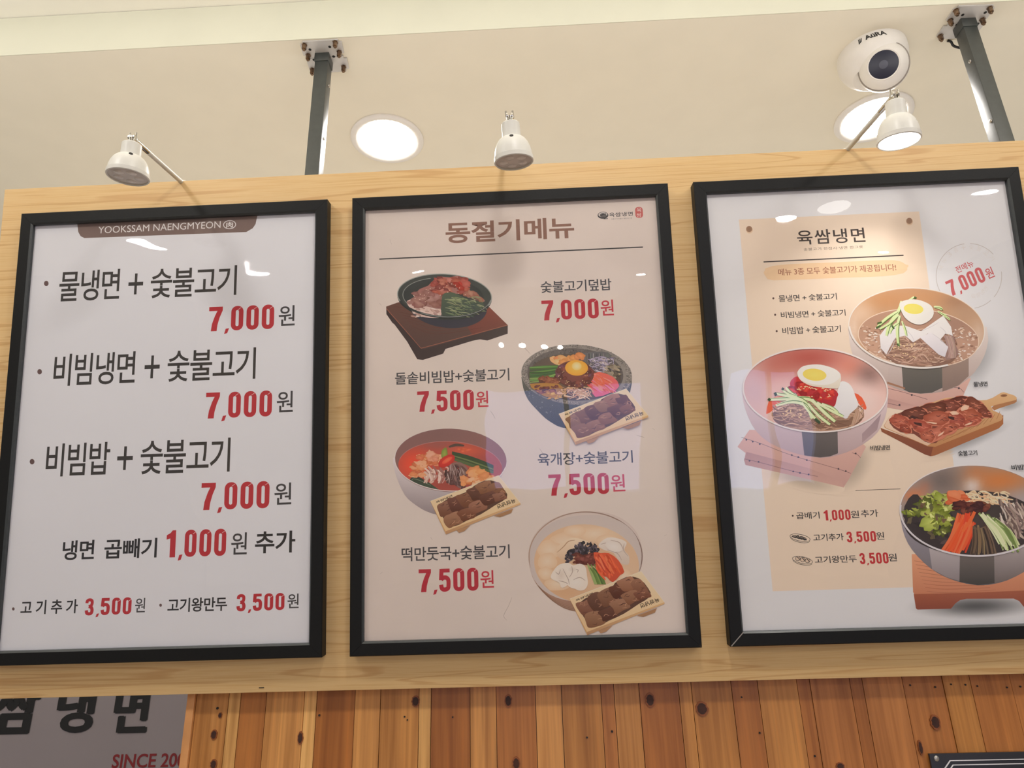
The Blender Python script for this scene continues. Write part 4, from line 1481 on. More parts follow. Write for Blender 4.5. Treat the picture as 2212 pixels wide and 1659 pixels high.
# cucumber sticks
for (p, w) in (([(525, 210), (500, 300), (420, 420), (390, 520)], 34), ([(490, 300), (390, 370), (310, 440)], 30), ([(500, 330), (420, 410), (330, 460)], 26),
               ([(510, 340), (490, 460), (500, 610)], 32), ([(530, 390), (560, 470), (570, 520)], 24), ([(640, 170), (590, 210), (540, 240)], 24),
               ([(500, 400), (450, 440), (420, 500)], 24), ([(815, 260), (870, 270), (890, 290)], 26), ([(850, 300), (900, 330), (930, 340)], 22), ([(900, 340), (940, 360), (960, 380)], 18)):
    I.stroke(p, w, (214, 222, 172), 4, 0.5, c2=(196, 212, 150))
    q = [(a + w * 0.34, b + w * 0.22) for a, b in p]
    I.stroke(q, w * 0.26, (92, 122, 58), 4, 0.6)
for p in ([(300, 450), (340, 430)], [(490, 590), (505, 625)], [(310, 410), (350, 400)], [(440, 430), (460, 460)], [(640, 175), (660, 185)]):
    I.stroke(p, 16, (66, 92, 44), 2)
# egg
I.poly([(512, 260), (520, 220), (600, 195), (700, 205), (790, 250), (815, 320), (780, 380), (700, 420), (620, 405), (550, 350)], (238, 234, 226), 3, (226, 222, 216))
I.ell(634, 280, 88, 46, (226, 214, 116), (220, 206, 96), 6)
for _ in range(26):
    I.blob(rnd.uniform(450, 660), rnd.uniform(590, 720), 9, 5, (222, 190, 150), 0.2, 7, rnd.uniform(0, 90), None, 0)
I.ring(664, 452, 614, 362, 16, (226, 218, 212), 4.5, a0=60, a1=175)
I.done('dish_photo', 'printed photo of cold noodles in broth in a steel bowl')

# spicy noodles
I = Ink(F3, z=(1580, 720, 4.608))
I.soft_shadow(1180, 1330, 330, 210, sheet3, 0.42, -52)
I.soft_shadow(720, 1450, 420, 120, sheet3, 0.36, 14)
towel(I, [(180, 960), (60, 1130), (140, 1190), (130, 1270), (1115, 1535), (1170, 1450), (1340, 1130), (1200, 1000)],
      [(150, 1180), (300, 1220), (760, 1340), (1100, 1470), (1120, 1535), (800, 1460), (140, 1310), (125, 1260)],
      [([(100, 1035), (300, 1100), (600, 1215), (1060, 1350), (1190, 1395)], [(148, 1060), (212, 1078), (282, 1102), (600, 1212), (665, 1232), (750, 1262), (1065, 1350), (1138, 1372)]),
       ([(130, 1250), (300, 1290), (620, 1375), (860, 1425)], [(180, 1268), (270, 1280), (615, 1375), (682, 1390), (768, 1405)]),
       ([(1200, 1190), (1250, 1205), (1285, 1240)], [(1236, 1196)])])
body = [(108, 560), (118, 680), (165, 830), (250, 980), (380, 1090), (560, 1170), (740, 1220), (900, 1240), (1050, 1215), (1230, 1150), (1400, 1040), (1490, 930), (1545, 780),
        (1560, 600)]
metal_bowl(I, 834, 566, 726, 424, 2.5, body, ((208, 190, 192), (172, 148, 150)), ((226, 202, 196), (150, 84, 76)), (232, 222, 218),
           [([(690, 900), (1055, 900), (1060, 1195), (980, 1225), (880, 1236), (725, 1215)], (104, 96, 94), (82, 76, 76)),
            ([(1400, 900), (1490, 800), (1450, 960), (1300, 1090), (1300, 1000)], (150, 128, 134), (164, 140, 142))])
I.field(834, 567, 712, 412, (206, 164, 154), [(760, 240, 420, 150, (168, 78, 68), 0.95), (470, 350, 230, 150, (180, 96, 84), 0.7), (1180, 340, 130, 110, (206, 124, 104), 0.8),
                                          (1370, 420, 130, 120, (110, 80, 76), 0.85), (1290, 700, 260, 220, (232, 208, 202), 0.9), (820, 760, 500, 200, (230, 204, 196), 0.9),
                                          (220, 560, 130, 220, (196, 168, 176), 0.7), (520, 520, 160, 120, (218, 178, 166), 0.6)], 2.5)
I.poly([(345, 790), (370, 680), (430, 635), (560, 630), (420, 760), (360, 800)], (220, 98, 66), 2)
I.poly([(1225, 595), (1300, 640), (1345, 740), (1320, 758), (1260, 690)], (222, 92, 58), 2)
NC = [(178, 140, 116), (152, 116, 94), (198, 162, 138), (128, 94, 76), (166, 128, 106)]
I.ell(860, 830, 450, 150, (150, 114, 92), (120, 88, 72), 0)
noodles(I, 190, 860, 800, 450, 172, NC, (7, 12))
for k in range(14):
    I.stroke([(1180 + k * 8, 960 - k * 9), (1220 + k * 6, 830), (1250 + k * 3, 730 + k * 6)], 10, jit((180, 146, 124), 16), 4, 0.3)
I.poly([(1080, 490), (1150, 490), (1200, 540), (1230, 620), (1260, 720), (1180, 800), (1130, 850), (1000, 740), (1040, 650)], (228, 226, 226), 3, (206, 202, 204))
I.poly([(580, 500), (640, 430), (700, 460), (800, 520), (1000, 550), (1060, 600), (1050, 640), (1020, 730), (930, 710), (800, 650), (640, 600)], (186, 46, 48), 3, (160, 34, 46))
I.lumps([(rnd.uniform(600, 1020), 560 + rnd.uniform(-70, 90)) for _ in range(46)], 34, 22, [(198, 54, 50), (164, 34, 42), (212, 70, 58)], 0.35, 6)
for _ in range(30):
    I.blob(rnd.uniform(610, 1000), rnd.uniform(520, 640), 12, 5, (236, 206, 160), 0.15, 7, rnd.uniform(-60, 60), None, 0)
for (p, w) in (([(370, 660), (560, 650), (760, 650), (860, 720)], 40), ([(430, 600), (560, 620), (700, 660), (800, 760)], 36), ([(440, 720), (600, 680), (740, 720), (800, 850)], 38),
               ([(540, 540), (590, 590), (650, 630)], 30), ([(500, 560), (560, 600), (640, 630)], 26), ([(800, 660), (900, 760), (1030, 880)], 40), ([(760, 700), (860, 810), (980, 910)], 34),
               ([(850, 690), (980, 760), (1110, 830)], 34), ([(700, 690), (790, 800), (880, 890)], 30), ([(900, 700), (1000, 740), (1060, 790)], 26)):
    I.stroke(p, w, (226, 230, 196), 4, 0.4, c2=(206, 220, 166))
    I.stroke([(a + w * 0.3, b - w * 0.25) for a, b in p], w * 0.24, (98, 132, 64), 4, 0.6)
for p in ([(430, 590), (445, 620)], [(830, 850), (880, 895)], [(365, 650), (385, 670)], [(500, 548), (520, 560)]):
    I.stroke(p, 26, (52, 70, 46), 2)
I.poly([(655, 410), (665, 370), (720, 325), (850, 310), (960, 330), (1050, 370), (1088, 430), (1080, 500), (1050, 550), (900, 540), (780, 520), (690, 470)], (236, 230, 222), 3, (206, 196, 180))
I.poly([(655, 405), (670, 362), (725, 325), (850, 311), (960, 330), (1050, 370), (1086, 430), (1000, 500), (880, 515), (760, 495), (690, 455)], (240, 236, 230), 3)
I.ell(826, 413, 118, 60, (228, 212, 110), (218, 196, 92), 6)
for _ in range(16):
    I.blob(rnd.uniform(500, 700), rnd.uniform(760, 850), 11, 6, (224, 192, 146), 0.2, 7, rnd.uniform(-60, 60), None, 0)
I.ring(834, 566, 726, 424, 15, (230, 220, 216), 2.5)
I.done('dish_photo', 'printed photo of red spicy noodles in a steel bowl on a towel')

# grilled meat on a cutting board
I = Ink(F3, z=(1820, 600, 4.148))
I.soft_shadow(1120, 1455, 460, 90, sheet3, 0.5, -22)
I.soft_shadow(1500, 1140, 140, 60, sheet3, 0.45, -14)
I.poly([(340, 1345), (350, 1380), (740, 1585), (790, 1600), (830, 1592), (1400, 1350), (1440, 1310), (1440, 1270), (1440, 1230), (760, 1500)], (140, 84, 54), 0, (122, 66, 46))
I.poly([(790, 1600), (830, 1592), (1400, 1350), (1440, 1310), (1440, 1240), (810, 1520)], (166, 106, 62), 0, (150, 90, 56))
I.poly([(1335, 1165), (1365, 1135), (1560, 1085), (1560, 1110), (1540, 1125), (1390, 1175), (1360, 1190)], (168, 116, 76))
I.poly([(370, 1325), (420, 1240), (930, 1075), (1040, 1070), (1200, 1100), (1290, 1095), (1345, 1075), (1420, 1030), (1445, 1025), (1540, 1055), (1562, 1075), (1555, 1095),
        (1370, 1140), (1330, 1155), (1350, 1190), (1420, 1220), (1438, 1250), (1420, 1280), (830, 1515), (760, 1510), (380, 1345)], (210, 170, 124), 0, (176, 124, 80))
I.poly([(375, 1325), (420, 1240), (520, 1215), (800, 1480), (760, 1505), (390, 1345)], (216, 190, 168), 0, (206, 172, 146))
for k in range(9):
    I.stroke([(900 + k * 60, 1460 - k * 24), (1050 + k * 45, 1390 - k * 24)], 4, (160, 108, 68), 2)
I.ell(1445, 1056, 30, 12, (122, 78, 52), (150, 104, 70), -4)
I.poly([(420, 1300), (500, 1215), (620, 1180), (760, 1150), (880, 1100), (1000, 1080), (1180, 1090), (1330, 1210), (1240, 1270), (1090, 1340), (900, 1410), (840, 1480), (740, 1470),
        (640, 1400), (520, 1385)], (118, 60, 46), 2)
MC = [(172, 92, 70), (150, 76, 58), (186, 106, 82), (124, 62, 50), (162, 84, 62)]
for (x, y, rx, ry, r) in ((1090, 1110, 110, 50, 10), (1200, 1150, 110, 56, 35), (960, 1150, 100, 60, 0), (800, 1180, 130, 62, -8), (650, 1220, 110, 60, 0), (1270, 1210, 70, 34, 25),
                          (1140, 1230, 100, 60, 10), (1010, 1270, 110, 66, 20), (850, 1260, 120, 66, -5), (520, 1290, 100, 56, 20), (700, 1330, 110, 56, 25), (820, 1400, 110, 56, -20),
                          (950, 1350, 90, 44, -20), (1160, 1290, 80, 34, -18), (560, 1350, 60, 36, 30), (760, 1420, 70, 46, 20)):
    c = jit(rnd.choice([(116, 64, 48), (138, 74, 56), (128, 70, 52)] if y < 1225 else [(178, 96, 74), (166, 86, 66), (190, 110, 86)]), 8)
    I.blob(x + 4, y + 6, rx * 1.04, ry * 1.08, (206, 136, 108), 0.14, 16, r, (188, 112, 88))
    I.blob(x, y, rx, ry, c, 0.16, 14, r, tuple(max(0, v - 30) for v in c))
    for _ in range(9):
        a, b = rnd.uniform(-0.7, 0.5) * rx, rnd.uniform(-0.6, 0.6) * ry
        I.stroke([(x + a, y + b), (x + a + rx * 0.2, y + b + rnd.uniform(-9, 9)), (x + a + rx * 0.36, y + b + rnd.uniform(-8, 12))], rnd.uniform(3, 8),
                 jit(rnd.choice([(108, 52, 42), (206, 128, 102), (92, 44, 38), (196, 114, 88)]), 8), 3, 0.7)
for (x, y, rx, ry, r) in ((1095, 1165, 40, 22, -25), (1000, 1212, 40, 18, 5), (1130, 1310, 36, 9, -18), (880, 1400, 40, 8, -35), (800, 1300, 50, 7, 8)):
    I.blob(x, y, rx, ry, (232, 204, 180), 0.2, 10, r, (216, 168, 140))
for (x, y) in ((680, 1310), (970, 1255), (640, 1250)):
    I.blob(x, y, 36, 12, (66, 34, 28), 0.3, 9, 15)
I.done('dish_photo', 'printed photo of grilled meat on a wooden cutting board')

# mixed rice on a wooden block
I = Ink(F3, z=(1900, 980, 4.147))
I.soft_shadow(860, 1365, 640, 130, sheet3, 0.85, -1)
I.poly([(305, 1255), (325, 1385), (340, 1397), (640, 1388), (680, 1340), (720, 1312), (780, 1300), (1200, 1298), (1250, 1320), (1290, 1370), (1330, 1380), (1560, 1370),
        (1560, 1200)], (162, 92, 66), 0, (132, 68, 52))
I.poly([(288, 900), (300, 1240), (312, 1258), (800, 1246), (1560, 1215), (1560, 960), (1300, 900)], (214, 150, 114), 0, (186, 120, 90))
for k in range(9):
    I.stroke([(310 + k * 14, 960 + k * 34), (460 + k * 20, 990 + k * 32), (640 + k * 50, 1060 + k * 20)], 6, jit((176, 112, 84), 8), 4, 0.4)
body = [(180, 470), (190, 600), (225, 740), (290, 860), (400, 980), (520, 1070), (680, 1140), (880, 1180), (1060, 1160), (1220, 1100), (1400, 980), (1510, 780), (1530, 520)]
metal_bowl(I, 852, 512, 676, 412, 1.5, body, ((156, 148, 160), (104, 98, 100)), ((150, 134, 126), (140, 126, 122)), (216, 208, 206),
           [([(440, 820), (720, 820), (715, 1140), (600, 1105), (470, 1035)], (176, 166, 168), (134, 124, 126)),
            ([(720, 850), (1025, 850), (1030, 1160), (880, 1178), (715, 1148)], (112, 102, 98), (64, 60, 58)),
            ([(1025, 850), (1300, 800), (1290, 1060), (1180, 1115), (1030, 1162)], (168, 156, 156), (108, 98, 96))])
I.field(852, 513, 664, 402, (150, 136, 130), [(1080, 240, 330, 130, (198, 120, 62), 0.95), (860, 170, 110, 90, (190, 116, 66), 0.6), (560, 240, 160, 130, (104, 92, 88), 0.8),
                                          (830, 290, 70, 70, (214, 206, 204), 0.8), (1300, 420, 160, 110, (170, 158, 160), 0.8), (300, 370, 110, 60, (204, 120, 76), 0.9),
                                          (400, 300, 60, 60, (176, 112, 84), 0.6)], 1.5)
I.ell(830, 620, 610, 290, (70, 58, 54), (58, 48, 48), 0)
I.poly([(210, 560), (260, 400), (340, 365), (400, 480), (380, 640), (560, 800), (520, 860), (330, 720)], (54, 44, 44), 2)
for _ in range(46):
    x, y = rnd.uniform(240, 620), rnd.uniform(480, 800)
    if y < 560 + (x - 200) * 0.66:
        I.blob(x, y, rnd.uniform(24, 50), rnd.uniform(12, 24), jit(rnd.choice([(60, 48, 50), (84, 66, 62), (46, 38, 40), (96, 84, 60)]), 6), 0.4, 9, rnd.uniform(-60, 60))
LET = [(168, 178, 82), (190, 198, 104), (142, 152, 62), (206, 208, 132), (118, 124, 54)]
for (x, y, rx, ry) in ((480, 390, 110, 44), (400, 450, 90, 54), (560, 420, 90, 56), (360, 520, 110, 42), (480, 500, 90, 60), (600, 500, 70, 50), (470, 610, 90, 70), (590, 600, 70, 60),
                       (540, 560, 80, 40), (430, 540, 60, 40), (620, 440, 60, 44), (560, 700, 80, 44), (260, 530, 60, 24)):
    c = jit(rnd.choice(LET), 8)
    I.blob(x, y, rx, ry, c, 0.42, 22, rnd.uniform(-30, 30), tuple(max(0, v - 44) for v in c), 2)
    for _ in range(4):
        I.blob(x + rnd.uniform(-0.6, 0.6) * rx, y + rnd.uniform(-0.6, 0.6) * ry, rx * 0.3, ry * 0.3, jit(rnd.choice(LET + [(86, 84, 46), (104, 78, 58)]), 8), 0.5, 12, rnd.uniform(0, 90), None, 2)
I.lumps([(rnd.uniform(650, 800), rnd.uniform(350, 450)) for _ in range(22)], 60, 26, [(222, 122, 78), (208, 100, 60), (232, 146, 104)], 0.3, 8)
for _ in range(70):
    x, y = rnd.uniform(760, 1100), rnd.uniform(345, 450)
    I.stroke([(x, y), (x + 40, y + rnd.uniform(-18, 24)), (x + rnd.uniform(50, 110), y + rnd.uniform(0, 46))], rnd.uniform(9, 16), jit(rnd.choice([(228, 208, 170), (214, 184, 146), (236, 222, 192), (220, 176, 136)]), 6), 3, 0.4)
for _ in range(64):
    x, y = rnd.uniform(1060, 1300), rnd.uniform(400, 640)
    I.stroke([(x, y), (x + rnd.uniform(10, 60), y + rnd.uniform(40, 90)), (x + rnd.uniform(20, 110), min(780, y + rnd.uniform(90, 170)))], rnd.uniform(12, 22),
             jit(rnd.choice([(176, 156, 142), (150, 128, 118), (204, 190, 178), (112, 92, 88)]), 8), 3, 0.4)
I.lumps([(rnd.uniform(690, 960), 490 + rnd.uniform(-40, 50)) for _ in range(34)], 48, 26, [(98, 48, 42), (120, 62, 50), (76, 36, 36), (134, 84, 60)], 0.35, 8)
for _ in range(30):
    x0_ = rnd.uniform(700, 860)
    x1_ = 540 + (x0_ - 690) * 1.35 + rnd.uniform(-15, 15)
    I.stroke([(x0_, rnd.uniform(520, 640)), ((x0_ + x1_) / 2 + 10, 740), (x1_, rnd.uniform(860, 905))], rnd.uniform(16, 26), jit(rnd.choice([(232, 92, 46), (218, 74, 36), (240, 116, 66), (204, 62, 32)]), 8), 3, 0.2)
I.stroke([(850, 520), (810, 600), (740, 700)], 30, (226, 104, 52), 3, 0.1)
for _ in range(26):
    x0_ = rnd.uniform(830, 960)
    x1_ = 790 + (x0_ - 830) * 2.0 + rnd.uniform(-10, 10)
    I.stroke([(x0_, rnd.uniform(630, 690)), ((x0_ + x1_) / 2 + 12, 790), (x1_, rnd.uniform(890, 912))], rnd.uniform(14, 24), jit(rnd.choice([(76, 60, 50), (102, 82, 64), (134, 110, 82), (58, 46, 42)]), 8), 3, 0.2)
for _ in range(34):
    x0_ = rnd.uniform(880, 1060)
    x1_ = 1070 + (x0_ - 880) * 1.0 + rnd.uniform(-20, 40)
    I.stroke([(x0_, 520 + (x0_ - 880) * 0.45 + rnd.uniform(-20, 40)), ((x0_ + x1_) / 2 + 20, 690), (x1_, rnd.uniform(800, 885))], rnd.uniform(15, 24),
             jit(rnd.choice([(196, 206, 150), (214, 218, 176), (170, 186, 122), (112, 132, 70)]), 8), 3, 0.25)
I.ring(852, 512, 676, 412, 16, (206, 200, 204), 1.5, a0=20, a1=185)
I.done('dish_photo', 'printed photo of mixed rice in a steel bowl on a wooden block')

# ------------------------------------------------------------------ banner far behind, sign on the planks
YBN = YB - 0.004
bn_l, bn_r = -2.1, at_y(560, 1500, YBN).x
b0, b1 = at_y(100, 1850, YBN).z, at_y(100, 1330, YBN).z
o = box('banner', (bn_l, YBN - 0.002, b0), (bn_r, YBN + 0.001, b1), M['banner'])
tag(o, 'grey banner with heavy black lettering on the wall behind the planks', 'banner')


def flat_text(name, body, bl, tr, y, mat, parent, bold=0.02, shear=0.0):
    """lettering lying on a vertical plane at depth y; bl and tr are pixels of its ink box"""
    a, b = at_y(*bl, y), at_y(*tr, y)
    pts, fs, _ = text_mesh(body, bold, 1.0, shear)
    ob = mesh_obj(name, [(a.x + (b.x - a.x) * u, y, a.z + (b.z - a.z) * v) for u, v in pts], fs, mat, parent)
    return ob


YT = YBN - 0.0028
red_ink = plain('red_banner_ink', (132, 34, 40), 0.5)
vs, fs = [], []
for (ch, bl, tr) in (('육', (-158, 1590), (-44, 1466)), ('쌈', (-24, 1588), (96, 1470)), ('냉', (113, 1585), (215, 1476)), ('면', (238, 1585), (331, 1478))):
    a, b = at_y(*bl, YT), at_y(*tr, YT)
    pts, f, _ = text_mesh(ch, 0.014, 1.0, 0.0)
    for k, (dx, dz) in enumerate(((-0.04, 0), (-0.014, 0.014), (0.014, -0.014), (0.04, 0))):   # heavy brush weight
        n = len(vs)
        vs += [(a.x + (b.x - a.x) * (0.04 + u * 0.92 + dx), YT - 0.0003 * k, a.z + (b.z - a.z) * (0.02 + v * 0.96 + dz)) for u, v in pts]
        fs += [tuple(n + i for i in q) for q in f]
    mesh_obj('lettering', vs, fs, M['logo_ink'], o)
    vs, fs = [], []
t = flat_text('lettering', 'SINCE 200', (240.2, 1660), (402, 1626), YT, red_ink, o, 0.018)
t['label'] = 'dark red lettering'

YS = YP - 0.006
p0 = at_y(2007.1, 1628.2, YS)
sw, sh = 0.36, 0.2
sg = thing('sign', 'black sign plate with white double border screwed to the planks', 'sign', (p0.x, YS, p0.z - sh))
box('plate', (0, 0, 0), (sw, 0.004, sh), M['black_sign'], sg, 0.0006)
bm = bmesh.new()
for inset, w, ch in ((0.0078, 0.0011, 0.016), (0.0128, 0.0011, 0.0135)):
    def loop(d):
        c = ch
        return [(d + c, sh - d), (sw - d - c, sh - d), (sw - d, sh - d - c), (sw - d, d + c), (sw - d - c, d), (d + c, d), (d, d + c), (d, sh - d - c)]
    A, B = loop(inset), loop(inset + w)
    va = [bm.verts.new((x, -0.0004, z)) for x, z in A]
    vb = [bm.verts.new((x, -0.0004, z)) for x, z in B]
    for i in range(8):
        bm.faces.new((va[i], va[(i + 1) % 8], vb[(i + 1) % 8], vb[i]))
bm_obj('border', bm, M['white_line'], sg)['label'] = 'white double line border'
for (x, z) in ((0.0078, sh - 0.0056), (sw - 0.0078, sh - 0.0056)):
    lathe('screw', [(0.0032, 0.0), (0.0032, 0.001), (0.0022, 0.0017)], (x, 0.0002, z), (0, -1, 0), M['steel'], sg, 20)['label'] = 'silver screw head'

# ------------------------------------------------------------------ posts hanging the board from the ceiling


def make_pole(label, plate, bolts, front_px, holes, cable):
    zc = HC - 0.003
    c = [at_z(x, y, zc) for x, y in plate]
    top = at_z(front_px[0], front_px[1], HC - 0.004)
    w = 0.0245
    zb = 1.6 + 0.20
    root = thing('ceiling_pole', label, 'pole', (top.x, top.y, zb), group='dark steel posts holding the pine board')
    L = lambda p: Vector(p) - Vector((top.x, top.y, zb))
    # two plates meeting at a seam
    fl, fr, br, bl = c
    for k, (u0, u1) in enumerate(((0.0, 0.495), (0.505, 1.0))):
        bm = bmesh.new()
        sh = 0.003 * k
        q = []
        for u, s in ((u0, 0), (u0, 1), (u1, 1), (u1, 0)):
            a, b = (fl, bl) if s == 0 else (fr, br)
            p = a.lerp(b, u)
            q.append(p + Vector((sh, 0, 0)))
        lo = [bm.verts.new(L(p)) for p in q]
        hi = [bm.verts.new(L(p + Vector((0, 0, 0.0028)))) for p in q]
        fs = [bm.faces.new(lo), bm.faces.new(hi)]
        for i in range(4):
            fs.append(bm.faces.new((lo[i], lo[(i + 1) % 4], hi[(i + 1) % 4], hi[i])))
        vert = [e for e in bm.edges if abs((e.verts[0].co - e.verts[1].co).z) > 0.002]
        bmesh.ops.bevel(bm, geom=vert, offset=0.006, segments=4, affect='EDGES')
        pl = bm_obj('ceiling_plate', bm, M['plate'], root)
        pl['label'] = 'pale metal ceiling plate'
    for (x, y) in bolts:
        p = at_z(x, y, zc - 0.007)
        b = lathe('bolt', [(0.0052, -0.0065), (0.0052, -0.0055), (0.0042, -0.0052), (0.0042, 0.0), (0.0042, 0.0035), (0.0026, 0.0045), (0.0026, 0.0062)], L(p), (0, 0, -1), M['brass'], root, 6)
        b['label'] = 'brass coloured bolt'
    for (x, y) in bolts[:4]:
        p = at_z(x + (13 if x > front_px[0] else -1) * (-1 if x > front_px[0] else -14) * 0.9, y + 4, zc)
        lathe('bolt_hole', [(0.0026, 0), (0.0026, 0.0004)], L(p), (0, 0, -1), M['hole'], root, 14)
    box('tube', (-w / 2, 0, 0), (w / 2, w, HC - 0.0035 - zb), M['pole'], root, 0.0014)
    box('collar', (-w / 2 - 0.0012, -0.0012, HC - 0.022 - zb), (w / 2 + 0.0012, w + 0.0012, HC - 0.0033 - zb), M['pole'], root, 0.001)
    # strap reaching forward to the board's back
    zs = 2.18
    ys = BD - (zs - 1.6) * math.tan(TILT) + (0.0185 + 0.018) / CT
    box('strap', (-0.01, ys - top.y, zs - zb - 0.01), (0.01, 0.002, zs - zb + 0.01), M['pole'], root)
    zs = 1.6 + 0.24
    ys = BD - (zs - 1.6) * math.tan(TILT) + (0.0185 + 0.018) / CT
    box('strap', (-0.01, min(ys, top.y - 0.002) - top.y, zs - zb - 0.01), (0.01, 0.002, zs - zb + 0.01), M['pole'], root)
    side = 1 if top.x < 0 else -1
    for hp in holes:
        # a screw on the side face: cut the ray with the plane x = side face
        r = ray(*hp)
        fx = top.x + side * (w / 2 + 0.0003)
        p = EYE + r * ((fx - EYE.x) / r.x)
        p.y = min(max(p.y, top.y + 0.006), top.y + w - 0.006)
        s = lathe('side_screw', [(0.0034, 0), (0.003, 0.0012), (0.0014, 0.0015), (0.0012, 0.0006)], L(p), (side, 0, 0), M['steel'], root, 16)
    if cable:
        pts = [L(at_z(x, y, HC - h)) for x, y, h in cable]
        tube('cable', [Vector(p) for p in smooth_path([tuple(p) for p in pts], 5)], 0.0022, M['black_plastic'], root, 10)
    return root


make_pole('dark square post dropping from the ceiling beside the round downlight, nearer the unlit lamps',
          [(646, 91), (737, 85.5), (752, 154), (668, 160)], [(657, 103), (724, 97), (665.5, 125), (732.5, 118), (674.5, 156), (742, 150)],
          (695.6, 115), [(710.5, 186), (700, 300)], None)
make_pole('dark square post beside the white dome camera, black cable at its top',
          [(2064, 14), (2154, 11), (2100, 82), (2015, 86)], [(2067, 28), (2140, 23), (2054.5, 49.5), (2124, 47.5), (2033, 83)],
          (2091, 40), [(2095.5, 133), (2141.5, 260)], [(2046, 88, 0.001), (2054, 90, 0.004), (2060, 99, 0.012), (2076, 104, 0.02), (2084, 103, 0.02)])

# ------------------------------------------------------------------ ceiling downlights
DC = (at_z(757, 291, HC) + at_z(915, 309, HC)) / 2
DR = (at_z(757, 291, HC) - at_z(915, 309, HC)).length / 2


def make_downlight(label, c):
    root = thing('downlight', label, 'ceiling light', (c.x, c.y, HC), group='round lit downlights behind the board')
    lathe('trim_ring', [(DR, 0.0), (DR, 0.003), (DR * 0.96, 0.0055), (DR * 0.86, 0.006), (DR * 0.8, 0.004), (DR * 0.79, 0.001)], (0, 0, 0), (0, 0, -1), M['white_plastic'], root, 64, False, False)
    d = lathe('diffuser', [(DR * 0.795, 0.0012), (DR * 0.6, 0.0026), (DR * 0.3, 0.0032), (0.0001, 0.0034)], (0, 0, 0), (0, 0, -1), M['lamp_glow'], root, 48, False, False)
    d['label'] = 'glowing white diffuser'
    return root


make_downlight('round lit downlight in the ceiling beside the post, fully in view', DC)
make_downlight('round lit downlight partly hidden by the white dome camera and a lit lamp', at_z(1886, 254, HC))

# ------------------------------------------------------------------ clip lamps along the top of the board
RD = 0.053


def make_lamp(label, joint, face, base, dF, lit, group='white arm lamps along the top of the board'):
    Fp = at_depth(*face, dF)
    v = ray(*face).normalized()
    best = None
    for i in range(400):
        dJ = dF - 0.02 + i * 0.0003
        J = at_depth(*joint, dJ)
        a = (Fp - J).normalized()
        e = abs(a.dot(v) + 0.40)
        if best is None or e < best[0]:
            best = (e, J, a)
    _, J, a = best
    L = (Fp - J).length
    bx_, bs_ = on_board(*base, BOFF)
    Bp = board_pt(bx_, bs1 - 0.001, BOFF - BT * 0.5)
    root = thing('display_lamp', label, 'lamp', Bp, group=group)
    q = lambda p: Vector(p) - Bp
    neck = L * 0.14
    R = RD / 2
    # shade: socket cylinder flaring into a bell with a rolled rim
    prof = [(0.0045, neck), (R * 0.42, neck + 0.0004), (R * 0.465, neck + 0.0018), (R * 0.48, neck + 0.33 * L), (R * 0.56, neck + 0.345 * L),
            (R * 0.68, neck + 0.385 * L), (R * 0.79, neck + 0.45 * L), (R * 0.88, neck + 0.54 * L), (R * 0.94, neck + 0.64 * L), (R * 0.97, neck + 0.75 * L),
            (R, neck + 0.757 * L), (R, L * 0.985), (R * 0.965, L), (R * 0.92, L * 0.99), (R * 0.905, L * 0.94)]
    shd = lathe('shade', prof, q(J), a, M['white_paint'], root, 48, True, False)
    ln = lathe('lens', [(R * 0.915, L * 0.965), (R * 0.7, L * 0.975), (R * 0.3, L * 0.98), (0.0001, L * 0.981)], q(J), a, M['spot_glow'] if lit else M['lens_off'], root, 40, False, False)
    ln['label'] = 'glowing lamp lens' if lit else 'grey unlit lamp lens'
    _, u, w = frame_axes(a)
    if not lit:
        for k in range(5):
            t = 2 * math.pi * k / 5 + 0.4
            c = J + a * (L * 0.977) + (u * math.cos(t) + w * math.sin(t)) * R * 0.5
            lathe('lens_cell', [(R * 0.24, 0), (R * 0.2, 0.0008), (R * 0.1, 0.0013), (0.0001, 0.0014)], q(c), a, M['lens_cell'], ln, 16, False, False).parent = ln
    # vent hole on the side towards the room
    e = (-v - a * (-v).dot(a)).normalized()
    hp = J + a * (neck + 0.41 * L) + e * R * 0.725
    nn = (e - a * 0.75).normalized()
    if not lit:
        bm = bmesh.new()
        add_lathe(bm, [(0.0026, -0.0012), (0.0026, 0.0004)], q(hp), nn, 16)
        bm_obj('vent_hole', bm, M['hole'], shd)
    # chrome clevis and stem
    bm = bmesh.new()
    add_tube(bm, [q(J - a * 0.001), q(J + a * (neck + 0.001))], 0.0028, 12)
    sd = Vector((1, 0, 0))
    for s in (-1, 1):
        add_lathe(bm, [(0.0052, 0), (0.0052, 0.0016), (0.004, 0.0022)], q(J + sd * (0.0026 * s)), sd * s, 16)
        add_tube(bm, [q(J + sd * 0.0045 * s - a * 0.008), q(J + sd * 0.0045 * s + a * 0.003)], 0.0014, 8)
    bm_obj('swivel_joint', bm, M['chrome'], root, True)['label'] = 'chrome swivel joint'
    d = (Bp - J)
    tube('sleeve', [q(J + d * 0.02), q(J + d * 0.26)], 0.0038, M['chrome'], root)['label'] = 'chrome sleeve'
    tube('arm', [q(J + d * 0.2), q(Bp)], 0.0035, M['white_paint'], root)
    lathe('arm_foot', [(0.0065, -0.001), (0.0065, 0.001), (0.004, 0.002), (0.0035, 0.005)], (0, 0, 0), ES, M['white_paint'], root, 20)
    if lit:
        l = disk_light('display_lamp_light', Fp + a * 0.002, 0.25, (1, 0.96, 0.9), 0.04, a, math.radians(110))
    return root


